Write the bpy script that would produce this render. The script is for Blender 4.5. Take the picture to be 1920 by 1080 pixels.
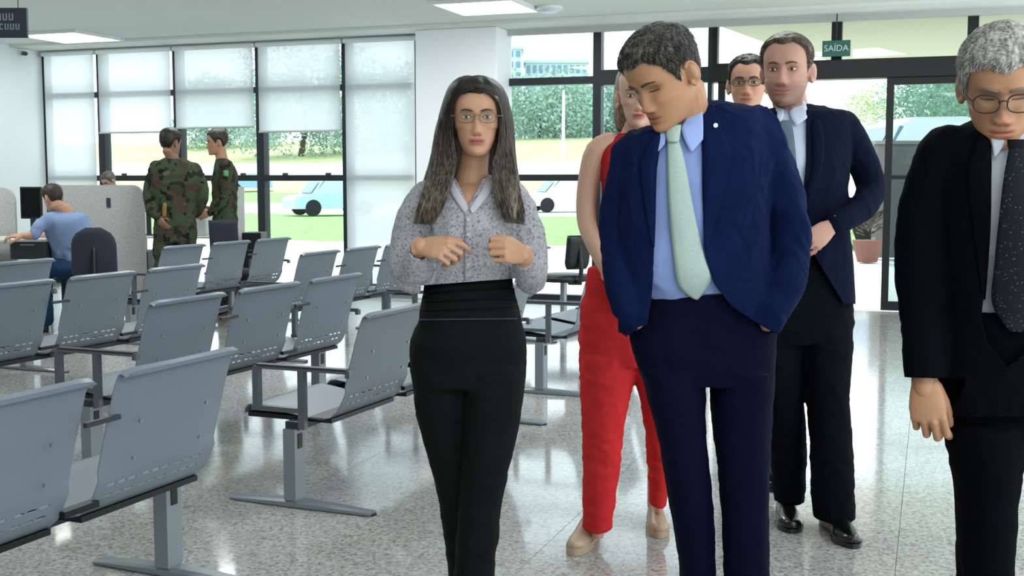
import bpy, bmesh, math, random
import numpy as np
from mathutils import Vector, Matrix, Quaternion, noise
from mathutils.bvhtree import BVHTree
random.seed(7); np.random.seed(7)
for o in list(bpy.data.objects): bpy.data.objects.remove(o)
SC = bpy.context.scene
COL = SC.collection

# ------------------------------------------------------------------ camera
F = 2200.0; CH = 1.31; PITCH = math.atan(200/2200)
cam_d = bpy.data.cameras.new('camera'); cam = bpy.data.objects.new('camera', cam_d); COL.objects.link(cam)
cam_d.sensor_width = 36; cam_d.lens = F/1920*36; cam_d.clip_end = 2000
cam.location = (0, 0, CH); cam.rotation_euler = (math.pi/2-PITCH, 0, 0)
cam_d.dof.use_dof = False
SC.camera = cam
CAM = Vector((0, 0, CH))
# ------------------------------------------------------------------ world, sun, exposure
SC.view_settings.view_transform = 'Standard'; SC.view_settings.look = 'None'
SC.view_settings.gamma = 1; SC.view_settings.use_curve_mapping = False
SC.view_settings.exposure = 0.0
w = bpy.data.worlds.new('sky'); SC.world = w; w.use_nodes = True
nt = w.node_tree; nt.nodes.clear()
wo = nt.nodes.new('ShaderNodeOutputWorld'); bg = nt.nodes.new('ShaderNodeBackground')
tc = nt.nodes.new('ShaderNodeTexCoord'); sp = nt.nodes.new('ShaderNodeSeparateXYZ'); cr = nt.nodes.new('ShaderNodeValToRGB')
nz = nt.nodes.new('ShaderNodeTexNoise'); nz.inputs['Scale'].default_value = 3.0; nz.inputs['Detail'].default_value = 4
mx = nt.nodes.new('ShaderNodeMix'); mx.data_type = 'RGBA'
nt.links.new(tc.outputs['Generated'], sp.inputs[0]); nt.links.new(sp.outputs['Z'], cr.inputs[0])
cr.color_ramp.elements[0].color = (.86, .95, 1.0, 1); cr.color_ramp.elements[1].color = (.55, .76, 1.0, 1); cr.color_ramp.elements[1].position = .8
nt.links.new(tc.outputs['Generated'], nz.inputs['Vector'])
nt.links.new(nz.outputs['Fac'], mx.inputs[0]); nt.links.new(cr.outputs[0], mx.inputs[6]); mx.inputs[7].default_value = (.95, .985, 1, 1)
nt.links.new(mx.outputs[2], bg.inputs['Color']); bg.inputs['Strength'].default_value = 2.6
nt.links.new(bg.outputs[0], wo.inputs['Surface'])
sun_d = bpy.data.lights.new('sun', 'SUN'); sun_d.energy = 3.2; sun_d.angle = .03; sun_d.color = (1, .96, .9)
sun = bpy.data.objects.new('sun', sun_d); COL.objects.link(sun); sun.rotation_euler = (math.radians(38), 0, math.radians(-160)); sun.location = (5, 40, 30)

# ------------------------------------------------------------------ helpers
cp, sp_ = math.cos(PITCH), math.sin(PITCH)
def ray(u, v):
    x = (u-960)/F; y = (540-v)/F
    return Vector((x, cp + y*sp_, -sp_ + y*cp))
def P(u, v, Y):
    d = ray(u, v); return CAM + d*(Y/d.y)
def G(u, v, z=0.0):
    d = ray(u, v); return CAM + d*((z-CH)/d.z)
def tag(o, label=None, cat=None, group=None, kind=None):
    if label: o['label'] = label
    if cat: o['category'] = cat
    if group: o['group'] = group
    if kind: o['kind'] = kind
    return o
def empty(name, loc=(0, 0, 0), rz=0):
    o = bpy.data.objects.new(name, None); COL.objects.link(o); o.location = loc; o.rotation_euler = (0, 0, rz); o.empty_display_size = .1
    return o
def link(name, me, m=None, parent=None, smooth=False):
    o = bpy.data.objects.new(name, me); COL.objects.link(o)
    if m is not None and not me.materials: me.materials.append(m)
    if parent is not None: o.parent = parent
    if smooth: me.shade_smooth()
    return o
class MB:
    def __init__(s): s.v = []; s.f = []; s.m = []
    def add(s, vs, fs, mi=0):
        n = len(s.v); s.v += [tuple(v) for v in vs]; s.f += [tuple(i+n for i in f) for f in fs]; s.m += [mi]*len(fs); return s
    def box(s, c, size, M=None, mi=0):
        x, y, z = [k/2 for k in size]
        vs = [Vector((a*x, b*y, d*z)) for a in (-1, 1) for b in (-1, 1) for d in (-1, 1)]
        if M is not None: vs = [M @ v for v in vs]
        vs = [v+Vector(c) for v in vs]
        return s.add(vs, [(0, 1, 3, 2), (4, 6, 7, 5), (0, 4, 5, 1), (2, 3, 7, 6), (0, 2, 6, 4), (1, 5, 7, 3)], mi)
    def quadbox(s, p, h, mi=0):  # p: 4 floor corners, h vector extrude
        a = [Vector(q) for q in p]; b = [q+Vector(h) for q in a]
        return s.add(a+b, [(3, 2, 1, 0), (4, 5, 6, 7), (0, 1, 5, 4), (1, 2, 6, 5), (2, 3, 7, 6), (3, 0, 4, 7)], mi)
    def tube(s, pts, rad, seg=12, up=None, flat=1.0, cap=True, mi=0):
        vs, fs = tube_geo(pts, rad, seg, up, flat, cap); return s.add(vs, fs, mi)
    def mesh(s, name='m'):
        me = bpy.data.meshes.new(name); me.from_pydata(s.v, [], s.f)
        for i, p in enumerate(me.polygons): p.material_index = s.m[i]
        me.validate(); me.update(); return me
    def build(s, name, m=None, parent=None, smooth=False, bevel=0):
        me = s.mesh(name)
        if isinstance(m, (list, tuple)):
            for k in m: me.materials.append(k)
            m = None
        o = link(name, me, m, parent, smooth)
        if bevel: bake(o, [('BEVEL', dict(width=bevel, segments=2, limit_method='ANGLE'))]); 
        return o
def bake(o, mods):
    ms = []
    for t, kw in mods:
        m = o.modifiers.new(t, t)
        for k, v in kw.items(): setattr(m, k, v)
    dg = bpy.context.evaluated_depsgraph_get()
    me = bpy.data.meshes.new_from_object(o.evaluated_get(dg), depsgraph=dg)
    for m in list(o.modifiers): o.modifiers.remove(m)
    old = o.data; o.data = me
    bpy.data.meshes.remove(old)
    return o
def frames(pts, up=None):
    pts = [Vector(p) for p in pts]; n = len(pts); T = []
    for i in range(n):
        t = (pts[min(i+1, n-1)]-pts[max(i-1, 0)]); T.append(t.normalized() if t.length > 1e-9 else Vector((0, 0, 1)))
    u = Vector(up) if up is not None else (Vector((0, 1, 0)) if abs(T[0].y) < .8 else Vector((1, 0, 0)))
    out = []
    for i in range(n):
        s = T[i].cross(u)
        if s.length < 1e-6: s = T[i].cross(Vector((1, 0, .1)))
        s.normalize(); uu = s.cross(T[i]).normalized(); out.append((s, uu, T[i])); 
        if up is None: u = uu
    return pts, out
def tube_geo(pts, rad, seg=12, up=None, flat=1.0, cap=True):
    pts, fr = frames(pts, up)
    if not isinstance(rad, (list, tuple)): rad = [rad]*len(pts)
    rings = []
    def ring(c, s, u, ra, rb): return [c + s*(ra*math.cos(2*math.pi*k/seg)) + u*(rb*math.sin(2*math.pi*k/seg)) for k in range(seg)]
    def ab(r): return r if isinstance(r, (list, tuple)) else (r, r*flat)
    if cap:
        a, b = ab(rad[0]); s, u, t = fr[0]; m = min(a, b)
        for q in (.12, .5, .85): rings.append(ring(pts[0]-t*m*math.sqrt(1-q*q), s, u, a*q, b*q))
    for c, r, (s, u, t) in zip(pts, rad, fr):
        a, b = ab(r); rings.append(ring(c, s, u, a, b))
    if cap:
        a, b = ab(rad[-1]); s, u, t = fr[-1]; m = min(a, b)
        for q in (.85, .5, .12): rings.append(ring(pts[-1]+t*m*math.sqrt(1-q*q), s, u, a*q, b*q))
    return rings_geo(rings)
def rings_geo(rings):
    seg = len(rings[0]); vs = [v for r in rings for v in r]; fs = []
    for i in range(len(rings)-1):
        for k in range(seg):
            a = i*seg+k; b = i*seg+(k+1) % seg; fs.append((a, b, b+seg, a+seg))
    fs.append(tuple(range(seg))[::-1]); fs.append(tuple(range((len(rings)-1)*seg, len(rings)*seg)))
    return vs, fs
def catmull(pts, n):
    """resample list of tuples (same length) with catmull-rom, n per span"""
    A = np.array(pts, float); out = []
    for i in range(len(A)-1):
        p0 = A[max(i-1, 0)]; p1 = A[i]; p2 = A[i+1]; p3 = A[min(i+2, len(A)-1)]
        for j in range(n):
            t = j/n; out.append(.5*((2*p1)+(-p0+p2)*t+(2*p0-5*p1+4*p2-p3)*t*t+(-p0+3*p1-3*p2+p3)*t**3))
    out.append(A[-1]); return out

# ------------------------------------------------------------------ materials
def lin(c):
    if isinstance(c, str): c = [int(c[i:i+2], 16)/255 for i in (0, 2, 4)]
    return tuple(((x/12.92) if x <= .04045 else ((x+.055)/1.055)**2.4) for x in c)+(1,)
def mat(name, col, rough=.6, metal=0., spec=.5, bump=0, bscale=200, emit=None, estr=0, vary=0, vscale=8, coat=0, sheen=0, stretch=None):
    m = bpy.data.materials.new(name); m.use_nodes = True; nt = m.node_tree; b = nt.nodes['Principled BSDF']
    c = lin(col); b.inputs['Base Color'].default_value = c; b.inputs['Roughness'].default_value = rough; b.inputs['Metallic'].default_value = metal
    b.inputs['Specular IOR Level'].default_value = spec; b.inputs['Coat Weight'].default_value = coat; b.inputs['Sheen Weight'].default_value = sheen
    if emit: b.inputs['Emission Color'].default_value = lin(emit); b.inputs['Emission Strength'].default_value = estr
    if vary or bump:
        t = nt.nodes.new('ShaderNodeTexCoord'); mp = nt.nodes.new('ShaderNodeMapping'); nt.links.new(t.outputs['Object'], mp.inputs[0])
        if stretch: mp.inputs['Scale'].default_value = stretch
    if vary:
        n = nt.nodes.new('ShaderNodeTexNoise'); n.inputs['Scale'].default_value = vscale; n.inputs['Detail'].default_value = 3
        r = nt.nodes.new('ShaderNodeValToRGB'); nt.links.new(mp.outputs[0], n.inputs['Vector']); nt.links.new(n.outputs['Fac'], r.inputs[0])
        r.color_ramp.elements[0].position = .3; r.color_ramp.elements[1].position = .7
        r.color_ramp.elements[0].color = tuple(x*(1-vary) for x in c[:3])+(1,); r.color_ramp.elements[1].color = tuple(min(1, x*(1+vary)) for x in c[:3])+(1,)
        nt.links.new(r.outputs[0], b.inputs['Base Color'])
    if bump:
        n = nt.nodes.new('ShaderNodeTexNoise'); n.inputs['Scale'].default_value = bscale; n.inputs['Detail'].default_value = 2
        bp = nt.nodes.new('ShaderNodeBump'); bp.inputs['Strength'].default_value = bump; bp.inputs['Distance'].default_value = .004
        nt.links.new(mp.outputs[0], n.inputs['Vector']); nt.links.new(n.outputs['Fac'], bp.inputs['Height']); nt.links.new(bp.outputs[0], b.inputs['Normal'])
    return m
def ramp_mat(name, stops, scale=40, rough=.6, kind='NOISE', detail=3, spec=.5, stretch=(1, 1, 1), interp='LINEAR', distort=0):
    m = bpy.data.materials.new(name); m.use_nodes = True; nt = m.node_tree; b = nt.nodes['Principled BSDF']
    t = nt.nodes.new('ShaderNodeTexCoord'); mp = nt.nodes.new('ShaderNodeMapping'); mp.inputs['Scale'].default_value = stretch
    nt.links.new(t.outputs['Object'], mp.inputs[0])
    if kind == 'NOISE':
        n = nt.nodes.new('ShaderNodeTexNoise'); n.inputs['Detail'].default_value = detail; n.inputs['Distortion'].default_value = distort; out = n.outputs['Fac']
    else:
        n = nt.nodes.new('ShaderNodeTexVoronoi'); out = n.outputs['Color' if kind == 'CELL' else 'Distance']
    n.inputs['Scale'].default_value = scale; nt.links.new(mp.outputs[0], n.inputs['Vector'])
    r = nt.nodes.new('ShaderNodeValToRGB'); r.color_ramp.interpolation = interp
    while len(r.color_ramp.elements) < len(stops): r.color_ramp.elements.new(.5)
    for e, (p, c) in zip(r.color_ramp.elements, stops): e.position = p; e.color = lin(c)
    nt.links.new(out, r.inputs[0]); nt.links.new(r.outputs[0], b.inputs['Base Color'])
    b.inputs['Roughness'].default_value = rough; b.inputs['Specular IOR Level'].default_value = spec
    return m
M = {}
M['wall'] = mat('wall paint', 'eaf0f0', .7, bump=.1, bscale=90)
M['ceil'] = mat('ceiling paint', 'e2e6e0', .8)
M['ceiltrim'] = mat('ceiling trim', 'b8bdb8', .6)
M['column'] = mat('column paint', 'f6fafd', .55)
M['frame'] = mat('dark window frame', '1d262b', .4, spec=.4)
M['doorframe'] = mat('black door frame', '0c0f0f', .4, spec=.4)
M['steel'] = mat('grey painted perforated steel', '707a84', .42, spec=.45, vary=.04, vscale=5)
M['steel2'] = mat('satin steel', '8f979e', .3, metal=.6)
M['foot'] = mat('steel foot', '838b92', .35, metal=.35)
M['blackp'] = mat('black plastic', '0b0d0e', .45)
M['darkp'] = mat('dark grey plastic', '2c3238', .5)
M['gap'] = mat('joint grout', '8d8f8a', .8)
M['partition'] = ramp_mat('grey laminate', [(.3, 'a5a8a5'), (.7, 'b9bcb9')], scale=60, rough=.6)
M['desk'] = mat('desk laminate', 'c9cac6', .45)
M['drawer'] = mat('dark drawer', '25282b', .5)
M['navyfab'] = mat('navy seat fabric', '262d3a', .9, bump=.3, bscale=400)
M['screen'] = mat('monitor screen', '030405', .2)
M['white'] = mat('white plastic', 'e6e9ea', .4)
def floor_mat():
    m = bpy.data.materials.new('polished granite'); m.use_nodes = True; nt = m.node_tree; b = nt.nodes['Principled BSDF']
    t = nt.nodes.new('ShaderNodeNewGeometry'); oi = nt.nodes.new('ShaderNodeObjectInfo')
    n1 = nt.nodes.new('ShaderNodeTexVoronoi'); n1.inputs['Scale'].default_value = 95
    n2 = nt.nodes.new('ShaderNodeTexNoise'); n2.inputs['Scale'].default_value = 55; n2.inputs['Detail'].default_value = 5
    for n in (n1, n2): nt.links.new(t.outputs['Position'], n.inputs['Vector'])
    sx = nt.nodes.new('ShaderNodeSeparateColor'); nt.links.new(n1.outputs['Color'], sx.inputs[0])
    mx = nt.nodes.new('ShaderNodeMath'); mx.operation = 'MULTIPLY_ADD'; mx.inputs[1].default_value = .55
    nt.links.new(sx.outputs[0], mx.inputs[0]); 
    m2 = nt.nodes.new('ShaderNodeMath'); m2.operation = 'MULTIPLY'; m2.inputs[1].default_value = .5; nt.links.new(n2.outputs['Fac'], m2.inputs[0]); nt.links.new(m2.outputs[0], mx.inputs[2])
    r = nt.nodes.new('ShaderNodeValToRGB')
    for _ in range(2): r.color_ramp.elements.new(.5)
    for e, (p, c) in zip(r.color_ramp.elements, [(.2, '70716b'), (.36, '969893'), (.6, 'a9aba6'), (.8, 'babbb6')]): e.position = p; e.color = lin(c)
    nt.links.new(mx.outputs[0], r.inputs[0])
    hv = nt.nodes.new('ShaderNodeHueSaturation'); mr = nt.nodes.new('ShaderNodeMapRange'); mr.inputs[3].default_value = .93; mr.inputs[4].default_value = 1.05
    nt.links.new(oi.outputs['Random'], mr.inputs[0]); nt.links.new(mr.outputs[0], hv.inputs['Value']); nt.links.new(r.outputs[0], hv.inputs['Color'])
    nt.links.new(hv.outputs[0], b.inputs['Base Color']); b.inputs['Roughness'].default_value = .1; b.inputs['Specular IOR Level'].default_value = .5
    b.inputs['Coat Weight'].default_value = .1; b.inputs['Coat Roughness'].default_value = .05
    return m
M['floor'] = floor_mat()
def glass_mat(name, tint=(.93, .97, .97, 1), g=.08):
    m = bpy.data.materials.new(name); m.use_nodes = True; nt = m.node_tree; nt.nodes.clear()
    o = nt.nodes.new('ShaderNodeOutputMaterial'); a = nt.nodes.new('ShaderNodeBsdfTransparent'); a.inputs[0].default_value = tint
    b = nt.nodes.new('ShaderNodeBsdfGlossy'); b.inputs['Roughness'].default_value = .02; x = nt.nodes.new('ShaderNodeMixShader')
    fr = nt.nodes.new('ShaderNodeFresnel'); fr.inputs[0].default_value = 1.35
    nt.links.new(fr.outputs[0], x.inputs[0]); nt.links.new(a.outputs[0], x.inputs[1]); nt.links.new(b.outputs[0], x.inputs[2]); nt.links.new(x.outputs[0], o.inputs[0])
    return m
M['glass'] = glass_mat('window glass')
M['doorglass'] = glass_mat('tinted door glass', (.70, .78, .76, 1))
M['lens'] = glass_mat('spectacle lens', (.92, .96, .93, 1))
def blind_mat():
    m = bpy.data.materials.new('blind fabric'); m.use_nodes = True; nt = m.node_tree; nt.nodes.clear()
    o = nt.nodes.new('ShaderNodeOutputMaterial'); tr = nt.nodes.new('ShaderNodeBsdfTransparent'); tr.inputs[0].default_value = (1, 1, 1, 1)
    tl = nt.nodes.new('ShaderNodeBsdfTranslucent'); tl.inputs[0].default_value = (.97, .98, 1, 1)
    df = nt.nodes.new('ShaderNodeBsdfDiffuse'); df.inputs[0].default_value = (.9, .91, .92, 1)
    x = nt.nodes.new('ShaderNodeMixShader'); x.inputs[0].default_value = .12; y = nt.nodes.new('ShaderNodeMixShader'); y.inputs[0].default_value = .34
    nt.links.new(tl.outputs[0], x.inputs[1]); nt.links.new(df.outputs[0], x.inputs[2])
    nt.links.new(x.outputs[0], y.inputs[1]); nt.links.new(tr.outputs[0], y.inputs[2]); nt.links.new(y.outputs[0], o.inputs[0])
    return m
M['blind'] = blind_mat()
def emis(name, col, s):
    m = bpy.data.materials.new(name); m.use_nodes = True; nt = m.node_tree; nt.nodes.clear()
    o = nt.nodes.new('ShaderNodeOutputMaterial'); e = nt.nodes.new('ShaderNodeEmission'); e.inputs[0].default_value = lin(col); e.inputs[1].default_value = s
    nt.links.new(e.outputs[0], o.inputs[0]); return m

# ------------------------------------------------------------------ window wall geometry
A0 = Vector((-6.04, 15.27, 0)); AD = Vector((.9415, -.3368, 0)); ND = Vector((-.3368, -.9415, 0)); HC = 3.0
def t_of_u(u, d=0):
    k = (u-960)/F*math.cos(PITCH); q = A0+ND*d
    return (k*q.y-q.x)/(AD.x-k*AD.y)
def Wp(t, d, z): return A0+AD*t+ND*d+Vector((0, 0, z))
WR = Matrix((AD, ND*-1, (0, 0, 1))).transposed()   # local x along wall, y outward
def wbox(mb, t0, t1, d0, d1, z0, z1, mi=0):
    c = Wp((t0+t1)/2, (d0+d1)/2, (z0+z1)/2)
    return mb.box(c, (abs(t1-t0), abs(d1-d0), z1-z0), WR, mi)

# ceiling lamps positions (t,d)
def build_room():
    # floor: base plus granite slabs
    fl = empty('floor'); fl['kind'] = 'structure'
    b = MB(); b.quadbox([Wp(-1.2, 22, -.12), Wp(12.5, 22, -.12), Wp(12.5, -.1, -.12), Wp(-1.2, -.1, -.12)], (0, 0, .112)); b.build('floor_bed', M['gap'], fl)
    s = 1.2; g = .002
    me = None
    for i in range(0, 10):
        for j in range(0, 13):
            c = Wp(.55+i*s, .6+j*s, 0)
            if c.y < 1.2: continue
            if me is None:
                mb = MB(); h = s/2-g/2
                mb.box((0, 0, -.006), (2*h, 2*h, .012)); me = mb.mesh('floor_slab'); me.materials.append(M['floor'])
            o = link('floor_slab', me, None, fl); o.location = (c.x, c.y, 0); o.rotation_euler = (0, 0, math.atan2(AD.y, AD.x))
    # ceiling
    c = empty('ceiling'); c['kind'] = 'structure'
    b = MB(); b.quadbox([Wp(-1.2, 22, HC), Wp(12.5, 22, HC), Wp(12.5, -.1, HC), Wp(-1.2, -.1, HC)], (0, 0, .2)); b.build('ceiling_panel', M['ceil'], c)
    b = MB(); wbox(b, 0, 12.5, .0, .55, HC-.035, HC-.001); b.build('bulkhead', M['ceil'], c)
    b = MB(); wbox(b, .0, 12.5, .0, .06, HC-.10, HC-.035); b.build('head_rail', M['ceiltrim'], c)
    # side wall at left
    b = MB(); wbox(b, -.15, 0, -.1, 22, 0, HC); o = b.build('wall_left', M['wall']); o['kind'] = 'structure'
    b = MB(); wbox(b, 0, .015, .05, 9.5, 0, .09); o = b.build('baseboard_left', M['ceiltrim']); o['kind'] = 'structure'
    b = MB(); wbox(b, -.15, 12.5, 22, 22.15, 0, HC); o = b.build('wall_back', M['wall']); o['kind'] = 'structure'
    # column
    t0, t1 = t_of_u(780, .38), t_of_u(932, .38)
    b = MB(); wbox(b, t0, t1, -.1, .38, 0, HC-.036); o = b.build('wall_column', M['column'], bevel=.01); o['kind'] = 'structure'
    tl, tr = t_of_u(785), t_of_u(930)
    # windows, left group
    us = [88, 193, 335, 489, 650]
    edges = [0.0]+[t_of_u(u) for u in us[1:]]+[tl]
    mw = .11; n = 1
    def bay(t0, t1, rows, m, name, glass='glass', dd=(-.12, 0), mw=.05, bottom=.06, top=HC-.03, latch=False):
        r = empty(name); r['kind'] = 'structure'
        b = MB(); wbox(b, t0, t0+mw, *dd, 0, top); b.build('jamb', m, r)
        b = MB(); wbox(b, t1-mw, t1, *dd, 0, top); b.build('jamb', m, r)
        b = MB(); wbox(b, t0+mw, t1-mw, *dd, top-.05, top); b.build('head', m, r)
        b = MB(); wbox(b, t0+mw, t1-mw, *dd, 0, bottom); b.build('sill', m, r)
        zs = [bottom]
        for z, h in rows:
            b = MB(); wbox(b, t0+mw, t1-mw, *dd, z-h/2, z+h/2); b.build('transom', m, r); zs += [z-h/2, z+h/2]
        zs.append(top-.05)
        for k in range(0, len(zs), 2):
            b = MB(); wbox(b, t0+mw-.01, t1-mw+.01, -.065, -.055, zs[k]-.01, zs[k+1]+.01); b.build('pane', M[glass], r)
        if latch:
            for f_ in (.3, .8):
                b = MB(); c_ = t0+(t1-t0)*f_; wbox(b, c_-.03, c_+.03, 0, .03, 1.375, 1.41); b.build('latch', M['darkp'], r)
        return r
    for k in range(5):
        bay(edges[k], edges[k+1], [(1.35, .07), (2.40, .07)], M['frame'], 'window_%d' % n, latch=k in (1, 2, 3)); n += 1
    # right group
    tR = [tr, t_of_u(1118), t_of_u(1332)]
    bay(tR[0], tR[1], [(1.35, .07), (2.40, .08)], M['frame'], 'window_6', mw=.045)
    bay(tR[1], tR[2], [(1.35, .07), (2.42, .16)], M['frame'], 'window_7', mw=.045)
    td = [t_of_u(1332), t_of_u(1562), t_of_u(1815), t_of_u(2080)]
    for k in range(3):
        r = empty('window_%d' % (8+k)); r['kind'] = 'structure'; a, c_ = td[k], td[k+1]
        b = MB(); wbox(b, a, a+.05, -.12, 0, 2.52, HC-.03); b.build('jamb', M['doorframe'], r)
        b = MB(); wbox(b, c_-.05, c_, -.12, 0, 2.52, HC-.03); b.build('jamb', M['doorframe'], r)
        b = MB(); wbox(b, a+.05, c_-.05, -.12, 0, HC-.08, HC-.03); b.build('head', M['doorframe'], r)
        b = MB(); wbox(b, a+.04, c_-.04, -.065, -.055, 2.51, HC-.07); b.build('pane', M['glass'], r)
    # door header beam
    b = MB(); wbox(b, td[0], td[3], -.12, .08, 2.33, 2.52); o = b.build('trim_1', M['doorframe'], bevel=.006); o['kind'] = 'structure'
    # sliding leaves
    def leaf(name, t0, t1, d):
        r = empty(name); r['kind'] = 'structure'; w_ = .07
        for a in (t0, t1-w_):
            b = MB(); wbox(b, a, a+w_, d, d+.045, .02, 2.33); b.build('stile', M['doorframe'], r)
        for z0, z1, nm in ((.02, .11, 'rail'), (1.33, 1.37, 'rail'), (2.26, 2.33, 'rail')):
            b = MB(); wbox(b, t0+w_, t1-w_, d+.002, d+.043, z0, z1); b.build(nm, M['doorframe'], r)
        for z0, z1 in ((.10, 1.34), (1.36, 2.27)):
            b = MB(); wbox(b, t0+w_-.01, t1-w_+.01, d+.018, d+.026, z0, z1); b.build('pane', M['doorglass'], r)
    leaf('door_1', t_of_u(1658, .0), t_of_u(1658)+1.35, .0)
    leaf('door_2', t_of_u(1345), t_of_u(1500), .0)
    b = MB(); wbox(b, t_of_u(1658)+1.35, td[3], -.1, -.02, 0, 2.33); o = b.build('door_3', M['doorglass']); o['kind'] = 'structure'
    # blinds
    top = HC-.10
    spec = [(0, 0.05, 'pale full-length roller blind lowered to the floor in the left corner bay', .06),
            (1, 250, 'pale roller blind half lowered left of the tall camouflage soldier', None),
            (2, 241, 'pale roller blind half lowered directly above the two soldiers', None),
            (3, 248, 'pale roller blind half lowered in the bay right of the soldiers', None),
            (4, 0, 'pale full-length roller blind beside the white column', .06)]
    for k, v, lab, zb in spec:
        a, c_ = edges[k]+.035, edges[k+1]-.035
        if k == 0: a += .06
        if k == 4: c_ = t_of_u(779, .07)
        tm = (a+c_)/2; q = Wp(tm, .07, 0)
        z = zb if zb else P(960, v, q.y).z
        r = empty('roller_blind', (q.x, q.y, z)); tag(r, lab, 'blind', 'roller blinds on the window wall')
        def loc(me_mb):
            me_mb.v = [tuple(Vector(p)-r.location) for p in me_mb.v]; return me_mb
        b = MB(); wbox(b, a, c_, .069, .071, z+.02, top); loc(b).build('fabric', M['blind'], r)
        b = MB(); b.tube([Wp(a, .07, z+.012), Wp(c_, .07, z+.012)], .012, 8); loc(b).build('bottom_bar', M['ceiltrim'], r)
        b = MB(); b.tube([Wp(a, .08, top+.02), Wp(c_, .08, top+.02)], .028, 12); loc(b).build('roller', M['white'], r)
    return tR, td
tR, td = build_room()

# ceiling lamps
LM = emis('lamp diffuser', 'fbfffb', 9.0)
def lamp(x, y, label, s=.8):
    r = empty('ceiling_light', (x, y, HC-.03)); tag(r, label, 'ceiling light', 'square recessed ceiling lights')
    a = math.atan2(AD.y, AD.x); R = Matrix.Rotation(a, 3, 'Z')
    b = MB()
    for dx, dy, sx, sy in ((0, s/2, s+.06, .03), (0, -s/2, s+.06, .03), (s/2, 0, .03, s-.03), (-s/2, 0, .03, s-.03)):
        b.box(R @ Vector((dx, dy, .012)), (sx, sy, .035), R)
    b.build('trim_frame', M['white'], r)
    b = MB(); b.box((0, 0, .018), (s-.03, s-.03, .012), R); b.build('diffuser', LM, r)
q = G(912, 9, HC); lamp(q.x, q.y, 'square lit ceiling panel above the woman in the grey blouse')
q = G(130, 66, HC); lamp(q.x, q.y, 'square lit ceiling panel beside the dark hanging sign', .82)
for (x, y) in ((1.2, 7.2), (4.3, 6.2), (-2.6, 8.0), (.2, 3.2), (3.0, 2.6), (-2.5, 4.2)):
    pass
# area fill lights added under the ceiling to brighten the hall and people
def area(x, y, e, s=1.0, col=(.95, .98, 1)):
    l = bpy.data.lights.new('fill light', 'AREA'); l.energy = e; l.size = s; l.color = col; l.shape = 'SQUARE'
    o = bpy.data.objects.new('fill light', l); COL.objects.link(o); o.location = (x, y, HC-.04); return o
for (x, y, e) in ((.8, .4, 34), (-2.4, 1.0, 28), (3.4, .4, 60), (.9, 5.4, 30), (-2.2, 5.4, 34), (3.6, 4.8, 34), (-1.5, 9.0, 62), (2.0, 8.6, 46), (-5.0, 9.5, 54), (-3.0, 12.0, 36)):
    area(x, y, e)

# ceiling speaker/detector
q = G(1030, 12, HC)
r = empty('smoke_detector', (q.x, q.y, HC)); tag(r, 'small round white detector on the ceiling right of the bright lamp', 'detector')
b = MB(); b.tube([(0, 0, -.001), (0, 0, -.03)], .13, 24, cap=False); b.build('base', M['white'], r)
b = MB(); b.tube([(0, 0, -.03), (0, 0, -.06)], [.10, .075], 24, cap=False); b.build('cover', mat('bluish plastic', 'd2dcec', .3), r)
# wall camera
q = P(47, 99, 13.0)
tw = (q-A0).dot(ND); q = Wp(0, tw, q.z)
kk = None
for d in np.linspace(.3, 6, 200):   # find where the wall meets the pixel column
    p = Wp(0, d, 0)
    if kk is None and (p.x/p.y*F/math.cos(PITCH)+960) < 47: kk = d
z = P(47, 99, Wp(0, kk, 0).y).z
r = empty('security_camera', Wp(.0, kk, z)); tag(r, 'tiny dark security camera high on the white left wall', 'camera')
b = MB(); b.tube([Vector((0, 0, 0)), AD*.05], .016, 8); b.build('bracket', M['white'], r)
b = MB(); b.tube([AD*.05+Vector((-.03, .05, .0)), AD*.09+Vector((.03, -.06, -.02))], .026, 10, cap=False); b.build('housing', M['darkp'], r)
# hanging sign top left
Ys = 8.5; p0 = P(-120, 15, Ys); p1 = P(53, 71, Ys)
r = empty('hanging_sign', ((p0.x+p1.x)/2, Ys, p1.z)); tag(r, 'dark rectangular sign with two pale lines of lettering hanging from the ceiling', 'sign')
wd = p1.x-p0.x; ht = p0.z-p1.z
b = MB(); b.box((0, 0, ht/2), (wd, .03, ht)); b.build('board', mat('sign board', '343c48', .5), r, bevel=.004)
for sx in (-.4, .4):
    b = MB(); b.tube([(sx*wd, 0, ht), (sx*wd, 0, HC-p1.z)], .004, 6); b.build('cable', M['darkp'], r)
b = MB()
ls = mat('sign lettering', 'a2a7b4', .5)
random.seed(3)
def glyphs(z0, h, xend, wch):
    x = xend
    while x > -wd/2+.03:
        k = random.randrange(4); c = x-wch/2; t = wch*.24
        b.box((c-wch*.36, -.017, z0+h/2), (t, .003, h))
        if k != 3: b.box((c+wch*.30, -.017, z0+h/2), (t, .003, h))
        if k != 1: b.box((c, -.017, z0+h*.9), (wch*.7, .003, h*.18))
        if k % 2: b.box((c, -.017, z0+h*.1), (wch*.7, .003, h*.18))
        x -= wch*1.28
xr = P(27, 30, Ys).x-r.location.x; glyphs(P(0, 39, Ys).z-p1.z, .05, xr, .034)
xr = P(38, 30, Ys).x-r.location.x; glyphs(P(0, 56, Ys).z-p1.z, .042, xr, .03)
b.build('lettering', ls, r)
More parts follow.
